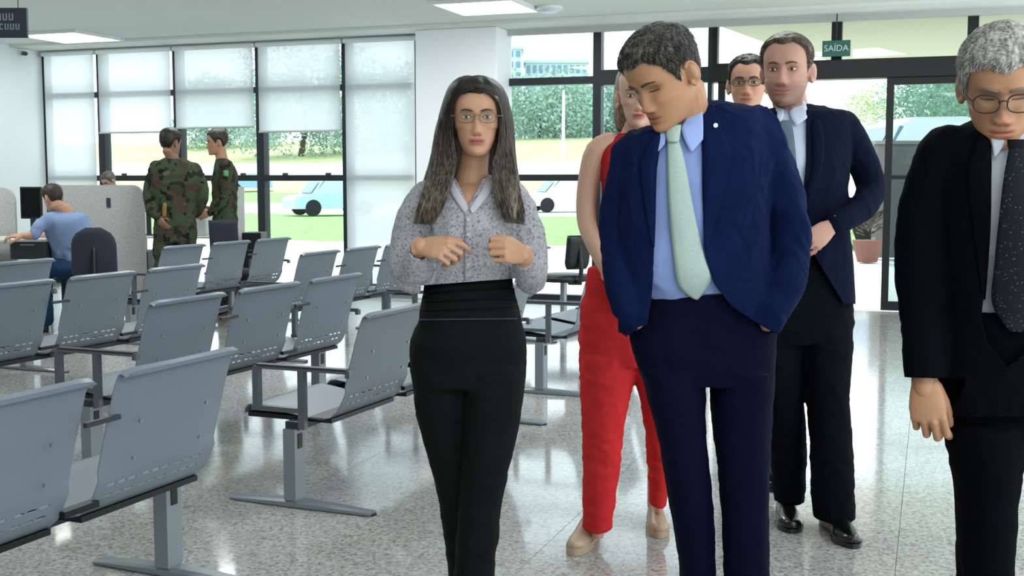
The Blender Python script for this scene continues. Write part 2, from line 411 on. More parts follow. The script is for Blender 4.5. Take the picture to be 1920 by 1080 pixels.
# exit sign
q0 = Wp(t_of_u(1562, .12), .12, 0); zt = P(1562, 76, q0.y).z; zb = P(1562, 106, q0.y).z
r = empty('exit_sign', (q0.x, q0.y, zb)); tag(r, 'small green exit sign hanging at the dark mullion above the entrance', 'sign'); r.rotation_euler = (0, 0, math.atan2(AD.y, AD.x))
hh = zt-zb
b = MB(); b.box((0, 0, hh/2), (.27, .03, hh)); b.build('board', mat('exit green', '1f5a50', .4, emit='1f5a50', estr=.15), r, bevel=.004)
b = MB(); b.tube([(0, .0, hh), (0, .0, HC-zb-.035)], .006, 6); b.build('hanger', M['darkp'], r)
tcu = bpy.data.curves.new('exit_lettering', 'FONT'); tcu.body = 'SA\u00cdDA'; tcu.size = .085; tcu.align_x = 'CENTER'; tcu.align_y = 'CENTER'; tcu.extrude = .001
to = bpy.data.objects.new('tmp', tcu); COL.objects.link(to)
dg = bpy.context.evaluated_depsgraph_get(); me = bpy.data.meshes.new_from_object(to.evaluated_get(dg)); bpy.data.objects.remove(to)
me.materials.clear(); o = link('lettering', me, mat('pale lettering', 'c8ded6', .5), r); o.location = (0, -.017, hh/2); o.rotation_euler = (math.pi/2, 0, 0)

# ------------------------------------------------------------------ outside
def outside():
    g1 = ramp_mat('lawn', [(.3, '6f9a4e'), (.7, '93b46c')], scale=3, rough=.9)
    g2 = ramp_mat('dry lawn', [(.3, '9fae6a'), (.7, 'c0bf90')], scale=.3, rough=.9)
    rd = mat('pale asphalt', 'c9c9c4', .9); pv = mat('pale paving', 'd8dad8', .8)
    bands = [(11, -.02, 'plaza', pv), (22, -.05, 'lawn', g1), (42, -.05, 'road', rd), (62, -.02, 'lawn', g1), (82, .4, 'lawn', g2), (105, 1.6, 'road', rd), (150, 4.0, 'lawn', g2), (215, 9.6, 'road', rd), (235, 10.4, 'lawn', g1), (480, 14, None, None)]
    # bands are laid parallel to the facade and lie well outside it
    for i in range(len(bands)-1):
        d0, z0, nm, m = bands[i]; d1, z1 = bands[i+1][:2]
        W_ = d1*1.2+40
        def pt(d, x, z): return Wp(6+x, -(d-10.6), z)
        a, b_, c, d = pt(d0, -W_, z0), pt(d0, W_, z0), pt(d1, W_, z1), pt(d1, -W_, z1)
        b = MB(); b.quadbox([a, b_, c, d], (0, 0, -.5)); b.f[1], b.f[0] = b.f[0], b.f[1]
        o = b.build(nm if nm != 'lawn' else 'lawn', m); o['kind'] = 'structure'
    def hgt(d):
        for i in range(len(bands)-1):
            if bands[i][0] <= d <= bands[i+1][0]:
                t = (d-bands[i][0])/(bands[i+1][0]-bands[i][0]); return bands[i][1]*(1-t)+bands[i+1][1]*t
        return 0
    def gz(p): return hgt(-(Vector((p.x, p.y, 0))-A0).dot(ND)+10.6)
    lf_haze = ramp_mat('foliage', [(.3, '8aa9a0'), (.7, 'b4cdbb')], scale=1.5, rough=.9)  # pale blue-green tint puts distance haze into the leaf colour
    lf2 = ramp_mat('light foliage', [(.3, '8fae62'), (.7, 'c3d092')], scale=2, rough=.9)
    bark = mat('bark', '5a4a3a', .9)
    rng = random.Random(5)
    def tree(u, Y, h, wd, label, m=lf_haze, n=8000, lo=.42):
        q = P(u, 340, Y); z = gz(q); r = empty('tree', (q.x, q.y, z)); tag(r, label, 'tree', 'trees outside the windows')
        b = MB(); b.tube([(0, 0, -.1), (0.05*h, 0, h*.3), (0, 0, h*.6)], [.03*h, .022*h, .012*h], 8); b.build('trunk', bark, r, smooth=True)
        b = MB(); cl = [(rng.uniform(-.35, .35)*wd, rng.uniform(-.35, .35)*wd, h*rng.uniform(lo, .85), rng.uniform(.18, .3)*wd) for _ in range(14)]
        for i in range(n):
            c = rng.choice(cl); d = Vector((rng.gauss(0, 1), rng.gauss(0, 1), rng.gauss(0, 1))).normalized()
            p = Vector(c[:3])+d*c[3]*rng.uniform(.6, 1.05); s = wd*.015*rng.uniform(.6, 1.4)
            q_ = Quaternion((rng.gauss(0, 1), rng.gauss(0, 1), rng.gauss(0, 1), rng.gauss(0, 1))).normalized()
            b.add([p+q_ @ Vector(k)*s for k in ((-1, 0, 0), (0, -.6, .2), (1, 0, 0), (0, .6, .2))], [(0, 1, 2, 3)])
        o = b.build('foliage', m, r)
    tree(565, 190, 17, 20, 'distant tree seen through the blind right of the soldiers', lf_haze, 8000, .12)
    tree(420, 230, 12, 22, 'distant tree showing through the blind above the soldiers', lf_haze, 8000, .12)
    tree(720, 200, 17, 22, 'distant tree behind the long blind beside the column', lf_haze, 8000, .12)
    tree(1010, 232, 8.6, 26, 'broad hazy tree seen left of the white pole')
    tree(1085, 262, 7.8, 30, 'hazy tree seen right of the white pole')
    tree(1190, 246, 9, 24, 'hazy tree hidden mostly behind the man in the blue suit')
    tree(1632, 36, 4.6, 1.9, 'light green tree seen through the open entrance', lf2, 3000, .72)
    tree(1740, 30, 4.6, 3.0, 'green tree seen through the glass entrance leaf', lf_haze, 5000, .6)
    tree(1870, 38, 6.5, 6, 'dark tree beyond the glass at far right', lf_haze)
    # buildings
    bm = mat('pale facade', 'c8d4dc', .8); wm = mat('facade glass', '6f93ad', .3)
    def building(u0, u1, v0, Y, label, nf, nw):
        a = P(u0, 340, Y); b_ = P(u1, 340, Y); zb = gz(a); zt = P(u0, v0, Y).z; wd = b_.x-a.x; h = zt-zb
        r = empty('apartment_building', ((a.x+b_.x)/2, Y, zb)); tag(r, label, 'building', 'buildings far beyond the lawns')
        b = MB(); b.box((0, 8, h/2), (wd, 16, h)); b.build('block', bm, r)
        b = MB(); b.box((0, 8, h+.4), (wd+1, 17, .8)); b.build('roof', bm, r)
        mb = MB(); ww = wd/nw*.6; fh = h/nf; mb.box((0, -.05, 0), (ww, .3, fh*.55)); me = mb.mesh('window'); me.materials.append(wm)
        for i in range(nw):
            for j in range(nf):
                o = link('window', me, None, r); o.location = (-wd/2+wd*(i+.5)/nw, 0, fh*(j+.55))
    building(938, 978, 92, 330, 'tall bluish tower seen above the dark transom beside the column', 9, 3)
    building(985, 1100, 118, 340, 'long pale apartment block seen above the transom right of the tower', 6, 10)
    building(1130, 1180, 130, 335, 'small pale block seen left of the man in the blue suit', 6, 4)
    # pole
    q = P(1056, 340, 60); z = gz(q); zt = P(1056, 172, 60).z
    r = empty('flagpole', (q.x, q.y, z)); tag(r, 'thin white pole on the lawn between the woman and the red outfit', 'pole')
    b = MB(); b.tube([(0, 0, 0), (0, 0, zt-z)], [.1, .07], 8); b.build('mast', M['white'], r)
    b = MB(); b.tube([(0, 0, 0), (0, 0, .25)], .3, 10, cap=False); b.build('base', pv, r)
    # cars
    tyre = mat('tyre', '15171a', .8); cg = mat('car glass', '5c7d92', .1, spec=.8)
    def car(u, Y, L, rz, col, label):
        q = P(u, 340, Y); z = gz(q)+.01; r = empty('car', (q.x, q.y, z), rz); tag(r, label, 'car', 'cars outside')
        cm = mat('car paint', col, .25, coat=.6)
        prof = [(-.5, .28), (-.5, .62), (-.47, .78), (-.30, .86), (-.19, 1.36), (-.10, 1.46), (.16, 1.47), (.27, 1.36), (.38, .98), (.49, .84), (.5, .3)]
        b = MB(); n = len(prof)
        for k, (s_, y) in enumerate(((.93, -.88), (1, -.80), (1, .80), (.93, .88))):
            b.v += [(x*L*s_, y*(1 if z_ < 1 else .82), z_) for x, z_ in prof]
        for k in range(3):
            for i in range(n): j = (i+1) % n; b.f.append((k*n+i, k*n+j, (k+1)*n+j, (k+1)*n+i)); b.m.append(0)
        b.f.append(tuple(range(n))); b.m.append(0); b.f.append(tuple(range(3*n, 4*n))[::-1]); b.m.append(0)
        b.build('body', cm, r)
        b = MB()
        for s_ in (-1, 1): b.add([(-.27*L, s_*.86, .92), (.33*L, s_*.86, .92), (.24*L, s_*.735, 1.36), (-.17*L, s_*.735, 1.36)], [(0, 1, 2, 3)])
        b.add([(-.305*L, -.66, .9), (-.305*L, .66, .9), (-.2*L, .6, 1.36), (-.2*L, -.6, 1.36)], [(0, 1, 2, 3)])
        b.build('side_glass', cg, r)
        for x in (-.3, .3):
            for y in (-.8, .8):
                b = MB(); b.tube([(x*L, y-.1, .32), (x*L, y+.1, .32)], .32, 16, cap=False); b.build('wheel', tyre, r)
        return r
    car(622, 47, 3.6, .5, 'b4d4ea', 'pale blue car parked beyond the lawn right of the soldiers')
    car(1065, 52, 4.2, .3, 'f0f2f2', 'white car on the road beyond the bare arm of the woman in red')
    car(470, 98, 3.6, .2, '8fb8e0', 'small blue car seen beside the second soldier')
    v_ = car(1715, 24.5, 4.0, .1, 'e8ecf0', 'white van parked outside beyond the glass entrance leaf'); v_.scale = (1.1, 1.2, 1.8); v_.name = 'van'
    # low wall and shrub outside entrance
    q = P(1640, 340, 20.3); r = empty('planter_wall', (q.x, q.y, 0)); tag(r, 'low grey wall with a pot outside the entrance', 'wall')
    b = MB(); b.box((1.9, 0, .97), (3.8, .25, 1.94)); b.build('masonry', mat('grey render', '62625f', .9), r, bevel=.01)
    b = MB(); b.box((1.9, 0, 1.97), (3.9, .32, .06)); b.build('coping', mat('coping', '777773', .8), r)
    q = P(1630, 340, 19.4); r = empty('potted_plant', (q.x, q.y, -.02)); tag(r, 'brown pot with a low dark plant outside the entrance', 'plant')
    b = MB(); b.tube([(0, 0, 0), (0, 0, .3), (0, 0, .36)], [.16, .24, .25], 16, cap=False); b.build('pot', mat('terracotta', '7a5344', .8), r, smooth=False)
    b = MB()
    for i in range(120):
        a = rng.uniform(0, 6.28); t = rng.uniform(.15, .5); p = Vector((math.cos(a)*t*.55, math.sin(a)*t*.55, .38+rng.uniform(.05, .5)))
        s = .09; d = Vector((math.cos(a), math.sin(a), .3)); c = Vector((-math.sin(a), math.cos(a), 0))
        b.add([Vector((0, 0, .34))*.2+p*.8-c*.02, p+d*s*.5-c*s*.4, p+d*s, p+d*s*.5+c*s*.4], [(0, 1, 2, 3)])
    b.build('foliage', mat('dark leaves', '4d4a3a', .8), r)
    # canopy
    zc = 2.93
    p = [G(1352, 50, zc), G(1440, 82, zc), G(1565, 117, zc)]
    e = p[2]+Vector((14, -3.5, 0)); f = Wp(13, -.25, zc); f.z = zc
    s0 = Wp(t_of_u(1340), -.16, zc)
    b = MB(); vs = [s0, p[0], p[1], p[2], e, f]; top = [v+Vector((0, 0, .35)) for v in vs]; n = 6
    b.add(vs+top, [tuple(range(6))[::-1], tuple(range(6, 12))]+[(i, (i+1) % n, (i+1) % n+n, i+n) for i in range(n)])
    o = b.build('ceiling_canopy', mat('cream soffit', 'c9c5a6', .8)); o['kind'] = 'structure'
outside()

# ------------------------------------------------------------------ benches
RD = Vector((.386, .9225, 0)).normalized(); FD = Vector((-RD.y, RD.x, 0))   # row direction (away), facing direction
SW, SP = .525, .638
def bench_parts():
    """meshes in bench space: x = row direction, y = facing direction, origin on floor under near back corner line"""
    prof = [(-.150, .768), (-.159, .774), (-.162, .785), (-.155, .793), (-.146, .787), (-.132, .745), (-.112, .68), (-.090, .60), (-.072, .535), (-.062, .495), (-.052, .470),
            (-.044, .452), (-.040, .444), (-.028, .420), (-.024, .412), (-.008, .388), (.02, .366), (.06, .356), (.12, .358), (.22, .372), (.32, .388), (.38, .396), (.41, .392), (.428, .376), (.430, .355)]
    # slot rows between indices (11,12) and (13,14)
    xs = [0, .012]; segs = []
    x = .045
    for g in range(3):
        for k in range(3):
            xs += [x, x+.034]; segs.append((x, x+.034)); x += .044
        x += .016
    xs += [SW-.012, SW]; xs = sorted(xs)
    nx = len(xs); v = []; f = []
    for i, (y, z) in enumerate(prof):
        for x in xs:
            t = (x/SW-.5)*2
            bow = .012*t*t if 3 <= i <= 9 else 0
            cut = 0
            zz = z - (.012*max(0, abs(t)-.93)/.07 if i in (2, 3, 4) else 0)
            v.append((x, y+bow, zz))
    for i in range(len(prof)-1):
        for k in range(nx-1):
            hole = i in (11, 13) and any(abs(xs[k]-a) < 1e-6 for a, b in segs)
            if hole: continue
            f.append((i*nx+k, (i+1)*nx+k, (i+1)*nx+k+1, i*nx+k+1))
    me = bpy.data.meshes.new('seat_shell'); me.from_pydata(v, [], f); me.update()
    o = bpy.data.objects.new('tmp', me); COL.objects.link(o)
    bake(o, [('SOLIDIFY', dict(thickness=.004, offset=0)), ])
    shell = o.data; bpy.data.objects.remove(o); shell.materials.append(M['steel']); shell.shade_smooth(); shell.set_sharp_from_angle(angle=math.radians(35))
    # perforation dimples on the back? rivets
    b = MB()
    for x in (.10, .40):
        for y, z in ((-.121, .63), (-.092, .52)):
            b.tube([(x, y-.004, z), (x, y+.004, z)], .006, 6, cap=False)
    riv = b.mesh('rivets'); riv.materials.append(M['steel2'])
    return shell, riv
SHELL, RIV = bench_parts()
def mcopy(name, me, parent, loc=(0, 0, 0)):
    o = bpy.data.objects.new(name, me); COL.objects.link(o); o.parent = parent; o.location = loc; return o
def build_fixed():
    L = {}
    b = MB(); n = 3; tot = SP*(n-1)+SW
    b.box((tot/2, .17, .330), (tot+.10, .06, .035)); L['beam'] = b.mesh('beam'); L['beam'].materials.append(M['darkp'])
    b = MB(); b.box((0, .17, .175), (.075, .055, .29)); L['post'] = b.mesh('post'); L['post'].materials.append(M['foot'])
    b = MB(); b.box((0, .141, .27), (.03, .004, .06)); L['plug'] = b.mesh('plug'); L['plug'].materials.append(M['blackp'])
    b = MB()   # foot: tapered bar
    sec = [(-.19, .03, .016), (-.05, .034, .024), (.17, .038, .034), (.34, .034, .024), (.47, .03, .016)]
    vs = []
    for y, hw, h in sec: vs += [(-hw, y, .004), (hw, y, .004), (hw, y, h*.7), (hw*.6, y, h), (-hw*.6, y, h), (-hw, y, h*.7)]
    fs = []
    for i in range(len(sec)-1):
        for k in range(6): a = i*6+k; c = i*6+(k+1) % 6; fs.append((a, a+6, c+6, c))
    fs += [tuple(range(6)), tuple(range(24, 30))[::-1]]
    b.add(vs, fs); L['foot'] = b.mesh('foot'); L['foot'].materials.append(M['foot'])
    b = MB()
    for y in (-.185, .465): b.tube([(0, y, 0), (0, y, .006)], .02, 10, cap=False)
    L['glide'] = b.mesh('glide'); L['glide'].materials.append(M['blackp'])
    b = MB()   # armrest: flat loop
    b.box((0, .12, .562), (.035, .44, .010)); b.box((0, .335, .475), (.032, .026, .165)); b.box((0, .12, .44), (.026, .03, .24)); b.box((0, .235, .395), (.03, .24, .02)); b.box((0, -.095, .556), (.03, .02, .03))
    L['armrest'] = b.mesh('armrest'); L['armrest'].materials.append(mat('armrest steel', '5f666d', .35, metal=.3))
    b = MB(); b.box((0, .12, .572), (.034, .42, .008)); L['arm_pad'] = b.mesh('arm_pad'); L['arm_pad'].materials.append(M['darkp'])
    b = MB(); b.box((0, -.035, .405), (SP-SW+.02, .02, .018)); L['low_clip'] = b.mesh('low_clip'); L['low_clip'].materials.append(M['blackp'])
    b = MB(); b.box((0, -.125, .66), (SP-SW+.02, .012, .014)); L['high_clip'] = b.mesh('high_clip'); L['high_clip'].materials.append(M['darkp'])
    b = MB(); b.box((0, .17, .325), (.05, .30, .035)); L['bracket'] = b.mesh('bracket'); L['bracket'].materials.append(M['foot'])
    b = MB(); b.box((SW/2, .215, .352), (SW-.004, .40, .018)); L['pan_rim'] = b.mesh('pan_rim'); L['pan_rim'].materials.append(M['blackp'])
    return L
BL = build_fixed()
def bench(corner, label, n=3, arm=(1, 1)):
    """corner: world xy of the near top corner of the row of backs"""
    org = Vector((corner[0], corner[1], 0)) + FD*.158
    r = empty('bench_seat', org, math.atan2(RD.y, RD.x)); tag(r, label, 'bench', 'grey steel waiting benches')
    tot = SP*(n-1)+SW
    for k in range(n):
        s = mcopy('seat_shell', SHELL, r, (k*SP, 0, 0)); mcopy('rivets', RIV, s)['kind'] = 'stuff'
        mcopy('seat_underframe', BL['pan_rim'], r, (k*SP, 0, 0))
        if k < n-1:
            x = k*SP+(SW+SP)/2
            mcopy('back_clip', BL['low_clip'], r, (x, 0, 0)); mcopy('back_clip', BL['high_clip'], r, (x, 0, 0))
    mcopy('beam', BL['beam'], r, (0, 0, 0))
    for i, x in enumerate((-.035, tot+.035)):
        p = mcopy('leg', BL['post'], r, (x, 0, 0)); mcopy('plug', BL['plug'], p); mcopy('glide', BL['glide'], p)
        mcopy('foot', BL['foot'], p)
        if arm[i]:
            a = mcopy('armrest', BL['armrest'], r, (x+(.01 if i else -.01), 0, 0)); mcopy('arm_pad', BL['arm_pad'], a)
    return r
D = .52
def Pt(u, v): return P(u, v, 0.0001) if 0 else (lambda q: (q.x, q.y))(G(u, v, CH-D))
tot3 = SP*2+SW
def off(c, along, perp=0): return (c[0]+RD.x*along+FD.x*perp, c[1]+RD.y*along+FD.y*perp)
Aend = Pt(449, 650); Cst = Pt(690, 590); Bst = Pt(287, 567); Dend = Pt(385, 494); Eend = Pt(104, 484); Fst = Pt(309, 463); Gst = Pt(568, 475)
bench(off(Aend, -tot3), 'grey steel bench at bottom left, nearest to the viewer, its slotted backs largest', arm=(0, 0))
bench(Cst, 'grey steel bench just left of the woman, with open armrest and seat pan showing')
bench(Bst, 'three grey seats in second row, behind the nearest bench, armrest at the left end')
bench(off(Dend, -tot3), 'grey bench at the left edge in the third row, before the seated man')
bench(Gst, 'far grey bench touching the foot of the long blind, left of the woman')
bench(off(Eend, -tot3), 'grey bench end at the far left edge directly in front of the desk partition')
bench(Fst, 'far grey bench standing right in front of the two soldiers')
bench(off(Bst, 3.02), 'grey bench mostly hidden behind the elbow of the woman in the grey blouse')
bench(off(Cst, 2.75), 'grey bench between the woman in black trousers and the red outfit')

# ------------------------------------------------------------------ desks, monitors, office chairs
def box_thing(name, c, size, m, label, cat, bev=.006, rz=0, group=None, part=None):
    r = empty(name, c, rz); tag(r, label, cat, group); b = MB(); b.box((0, 0, size[2]/2), size); b.build(part or 'panel', m, r, bevel=bev); return r
def partition(u0, u1, Y, v, label, cut):
    a = P(u0, v, Y); b_ = P(u1, v, Y); wd = b_.x-a.x; h = a.z
    r = empty('desk_partition', ((a.x+b_.x)/2, Y, 0)); tag(r, label, 'partition', 'grey desk partitions')
    pts = [(-wd/2, .03), (wd/2, .03)]
    if cut == 'R': pts += [(wd/2, h*.90)] + [(wd/2-.10*(1-math.cos(t)), h*.90+h*.10*math.sin(t)) for t in np.linspace(.3, 1.57, 5)] + [(-wd/2, h)]
    else: pts += [(wd/2, h), (-wd/2, h)]
    b = MB(); n = len(pts)
    vs = [(x, -.02, z) for x, z in pts]+[(x, .02, z) for x, z in pts]
    b.add(vs, [tuple(range(n)), tuple(range(n, 2*n))[::-1]]+[((i+1) % n, i, i+n, (i+1) % n+n) for i in range(n)])
    b.build('panel', M['partition'], r)
    b = MB()
    for x in (-wd/2+.08, wd/2-.08): b.box((x, 0, .015), (.06, .3, .03))
    b.build('foot', M['darkp'], r); return r
partition(-60, 28, 10.9, 352, 'grey desk partition cut off by the left edge of the picture', 'R')
pr = partition(113, 270, 11.3, 347, 'wide grey desk partition beside the seated man in light blue', 'R')
b = MB(); b.box((0, 0, 0), (.035, .012, .09)); o = b.build('socket_plate', M['darkp'], pr); q = P(203, 380, 11.27); o.location = (q.x-pr.location.x, -.025, q.z)
partition(440, 457, 12.6, 350, 'narrow grey partition edge behind the second soldier', '')
# desk of the seated man
q = P(20, 447, 10.3); zt = q.z
r = empty('desk', (q.x, 10.45, 0)); tag(r, 'pale desk with dark drawer front by the seated man', 'desk')
b = MB(); b.box((.0, 0, zt-.0125), (1.0, .66, .025)); b.build('top', M['desk'], r, bevel=.004)
q1 = P(32, 452, 10.2); q2 = P(99, 484, 10.2)
b = MB(); b.box(((q1.x+q2.x)/2-q.x, -.2, (q1.z+q2.z)/2), (q2.x-q1.x, .4, q1.z-q2.z)); dr = b.build('drawer', M['drawer'], r, bevel=.004)
b = MB(); b.box(((q1.x+q2.x)/2-q.x, -.41, (q1.z+q2.z)/2+.05), (.12, .012, .012)); b.build('handle', M['steel2'], dr)
for x in (-.45, .45):
    b = MB(); b.box((x, 0.1, (zt-.025)/2), (.04, .5, zt-.025)); b.build('leg', M['darkp'], r)
def monitor(u0, u1, v0, v1, Y, zb, label, rz=0):
    a = P(u0, v0, Y); c = P(u1, v1, Y); wd = c.x-a.x; h = a.z-c.z
    r = empty('monitor', ((a.x+c.x)/2, Y, zb), rz); tag(r, label, 'monitor', 'black desk monitors'); z0 = c.z-zb
    b = MB(); b.box((0, 0, z0+h/2), (wd, .035, h)); b.build('case', M['blackp'], r, bevel=.006)
    b = MB(); b.box((0, -.019, z0+h/2), (wd-.03, .004, h-.03)); b.build('screen', M['screen'], r)
    b = MB(); b.box((0, .03, z0/2+.03), (.05, .02, z0+.06)); b.box((0, .02, .008), (.2, .16, .014)); b.build('stand', M['darkp'], r)
    return r
monitor(38, 80, 350, 410, 10.75, zt, 'black monitor on the pale desk left of the seated man')
# second desk area by the soldiers
q = P(330, 430, 12.0); z2 = .74
r = empty('desk', (P(345, 400, 12.5).x, 12.55, 0)); tag(r, 'pale desk behind the two soldiers, half hidden by their legs', 'desk')
b = MB(); b.box((0, 0, z2-.0125), (1.1, .6, .025)); b.build('top', M['desk'], r, bevel=.004)
for x in (-.52, .52):
    b = MB(); b.box((x, 0, (z2-.025)/2), (.04, .55, z2-.025)); b.build('side_panel', M['drawer'], r)
monitor(262, 291, 368, 398, 12.4, z2, 'black monitor at the left hip of the tall soldier')
monitor(455, 490, 419, 447, 12.5, .0, 'low black monitor casing beside the second soldier chair') if 0 else None
r = empty('printer', (P(378, 400, 12.5).x, 12.5, z2)); tag(r, 'pale grey box between the two soldiers on the desk', 'printer')
b = MB(); b.box((0, 0, .13), (.16, .3, .26)); b.build('body', mat('printer grey', 'a9aeae', .5), r, bevel=.01)
b = MB(); b.box((.02, -.05, .268), (.12, .2, .012)); b.build('lid', M['white'], r)
r = box_thing('cabinet', (P(282, 470, 11.9).x, 11.75, 0), (.16, .4, .62), M['drawer'], 'dark low cabinet at the left leg of the tall soldier', 'cabinet', part='body')
b = MB(); b.box((.0, -.205, .45), (.1, .01, .015)); b.build('handle', M['steel2'], r)
r = box_thing('wastebasket', (P(473, 430, 12.2).x, 12.3, 0), (.20, .3, .78), M['blackp'], 'black pedestal case by the window just right of the second soldier', 'cabinet', part='body')
b = MB(); b.box((0, -.155, .6), (.12, .01, .02)); b.build('handle', M['darkp'], r); r.name = 'pedestal_cabinet'

def office_chair(x, y, rz, label, backtop, w_=.44, bh=.42, m=None, round_=True):
    m = m or M['navyfab']
    r = empty('office_chair', (x, y, 0), rz); tag(r, label, 'chair', 'dark swivel office chairs')
    # back: rounded panel, faces +y (sitter looks towards +y)
    n = 10; vs = []; 
    b = MB(); rings = []
    for i in range(n+1):
        t = i/n; z = backtop-bh+bh*t; hw = w_/2*(1-.0*t); 
        if t > .6 and round_: hw = w_/2*math.sqrt(max(.02, 1-((t-.6)/.42)**2.6))
        if t < .15: hw = w_/2*(.8+.2*t/.15)
        th = .035*(1 if .05 < t < .95 else .6)
        ring = []
        for k in range(16):
            a = 2*math.pi*k/16; cx, sx = math.cos(a), math.sin(a)
            px = hw*math.copysign(abs(cx)**.6, cx); ring.append(Vector((px, -.22-.05*t+.25*px*px*1.5+th*math.copysign(abs(sx)**.6, sx), z)))
        rings.append(ring)
    vs, fs = rings_geo(rings); b.add(vs, fs); b.build('backrest', m, r, smooth=True)
    b = MB(); b.tube([(0, 0, .42), (0, 0, .44), (0, 0, .48)], [(.22, .21), (.25, .24), (.22, .21)], 20, cap=False, up=(0, 1, 0)); b.build('seat', m, r, smooth=True)
    b = MB(); b.tube([(0, -.1, .41), (0, -.28, .42), (0, -.30, .55), (0, -.275, .75)], .02, 8); b.build('back_bar', M['blackp'], r)
    b = MB(); b.tube([(0, 0, .10), (0, 0, .42)], .03, 10); b.build('gas_column', M['steel2'], r)
    for k in range(5):
        a = 2*math.pi*k/5+.3; c = Vector((math.cos(a), math.sin(a), 0))
        b = MB(); b.tube([Vector((0, 0, .12)), c*.28+Vector((0, 0, .07))], [.025, .016], 8); l = b.build('leg', M['steel2'], r)
        b = MB(); s = Vector((-c.y, c.x, 0)); b.tube([c*.28+s*.02+Vector((0, 0, .03)), c*.28-s*.02+Vector((0, 0, .03))], .03, 10, cap=False); b.build('caster', M['blackp'], l)
    return r
q = P(180, 430, 9.75); office_chair(q.x-.07, 9.95, .25, 'dark rounded swivel chair holding the man in light blue', .93, .36, .46)
q = P(432, 412, 11.0); office_chair(q.x-.03, 11.1, 0, 'dark navy chair back standing in front of the second soldier', q.z, .27, .36, round_=False)
q = P(1058, 440, 10.4); office_chair(q.x, 10.5, .5, 'small black swivel chair near the window behind the woman and red outfit', q.z, .24, .30, M['blackp'], round_=False)

# ================================================================== PEOPLE
def skin_mat(name):
    m = bpy.data.materials.new(name); m.use_nodes = True; nt = m.node_tree; b = nt.nodes['Principled BSDF']
    a = nt.nodes.new('ShaderNodeVertexColor'); a.layer_name = 'tone'; nt.links.new(a.outputs['Color'], b.inputs['Base Color'])
    b.inputs['Roughness'].default_value = .5; b.inputs['Subsurface Weight'].default_value = .06; b.inputs['Subsurface Radius'].default_value = (.6, .25, .12); b.inputs['Subsurface Scale'].default_value = .006
    b.inputs['Specular IOR Level'].default_value = .4
    return m
M['skin'] = skin_mat('skin')
M['eye'] = mat('eye white', 'cfcac4', .3); M['iris'] = mat('iris', '1c130e', .3)
def hair_mat(name, c0, c1, zlo=None, zhi=None, ctop=None):
    m = bpy.data.materials.new(name); m.use_nodes = True; nt = m.node_tree; b = nt.nodes['Principled BSDF']
    t = nt.nodes.new('ShaderNodeTexCoord'); mp = nt.nodes.new('ShaderNodeMapping'); mp.inputs['Scale'].default_value = (1, 1, .25) 
    n = nt.nodes.new('ShaderNodeTexNoise'); n.inputs['Scale'].default_value = 140; n.inputs['Detail'].default_value = 2
    nt.links.new(t.outputs['Object'], mp.inputs[0]); nt.links.new(mp.outputs[0], n.inputs['Vector'])
    r = nt.nodes.new('ShaderNodeValToRGB'); r.color_ramp.elements[0].position = .35; r.color_ramp.elements[1].position = .68
    r.color_ramp.elements[0].color = lin(c0); r.color_ramp.elements[1].color = lin(c1); nt.links.new(n.outputs['Fac'], r.inputs[0])
    if ctop:
        sx = nt.nodes.new('ShaderNodeSeparateXYZ'); nt.links.new(t.outputs['Object'], sx.inputs[0]); mr = nt.nodes.new('ShaderNodeMapRange')
        mr.inputs[1].default_value = zlo; mr.inputs[2].default_value = zhi; nt.links.new(sx.outputs['Z'], mr.inputs[0])
        x = nt.nodes.new('ShaderNodeMix'); x.data_type = 'RGBA'; nt.links.new(mr.outputs[0], x.inputs[0]); nt.links.new(r.outputs[0], x.inputs[6]); x.inputs[7].default_value = lin(ctop)
        nt.links.new(x.outputs[2], b.inputs['Base Color'])
    else: nt.links.new(r.outputs[0], b.inputs['Base Color'])
    b.inputs['Roughness'].default_value = .5; b.inputs['Specular IOR Level'].default_value = .35
    return m

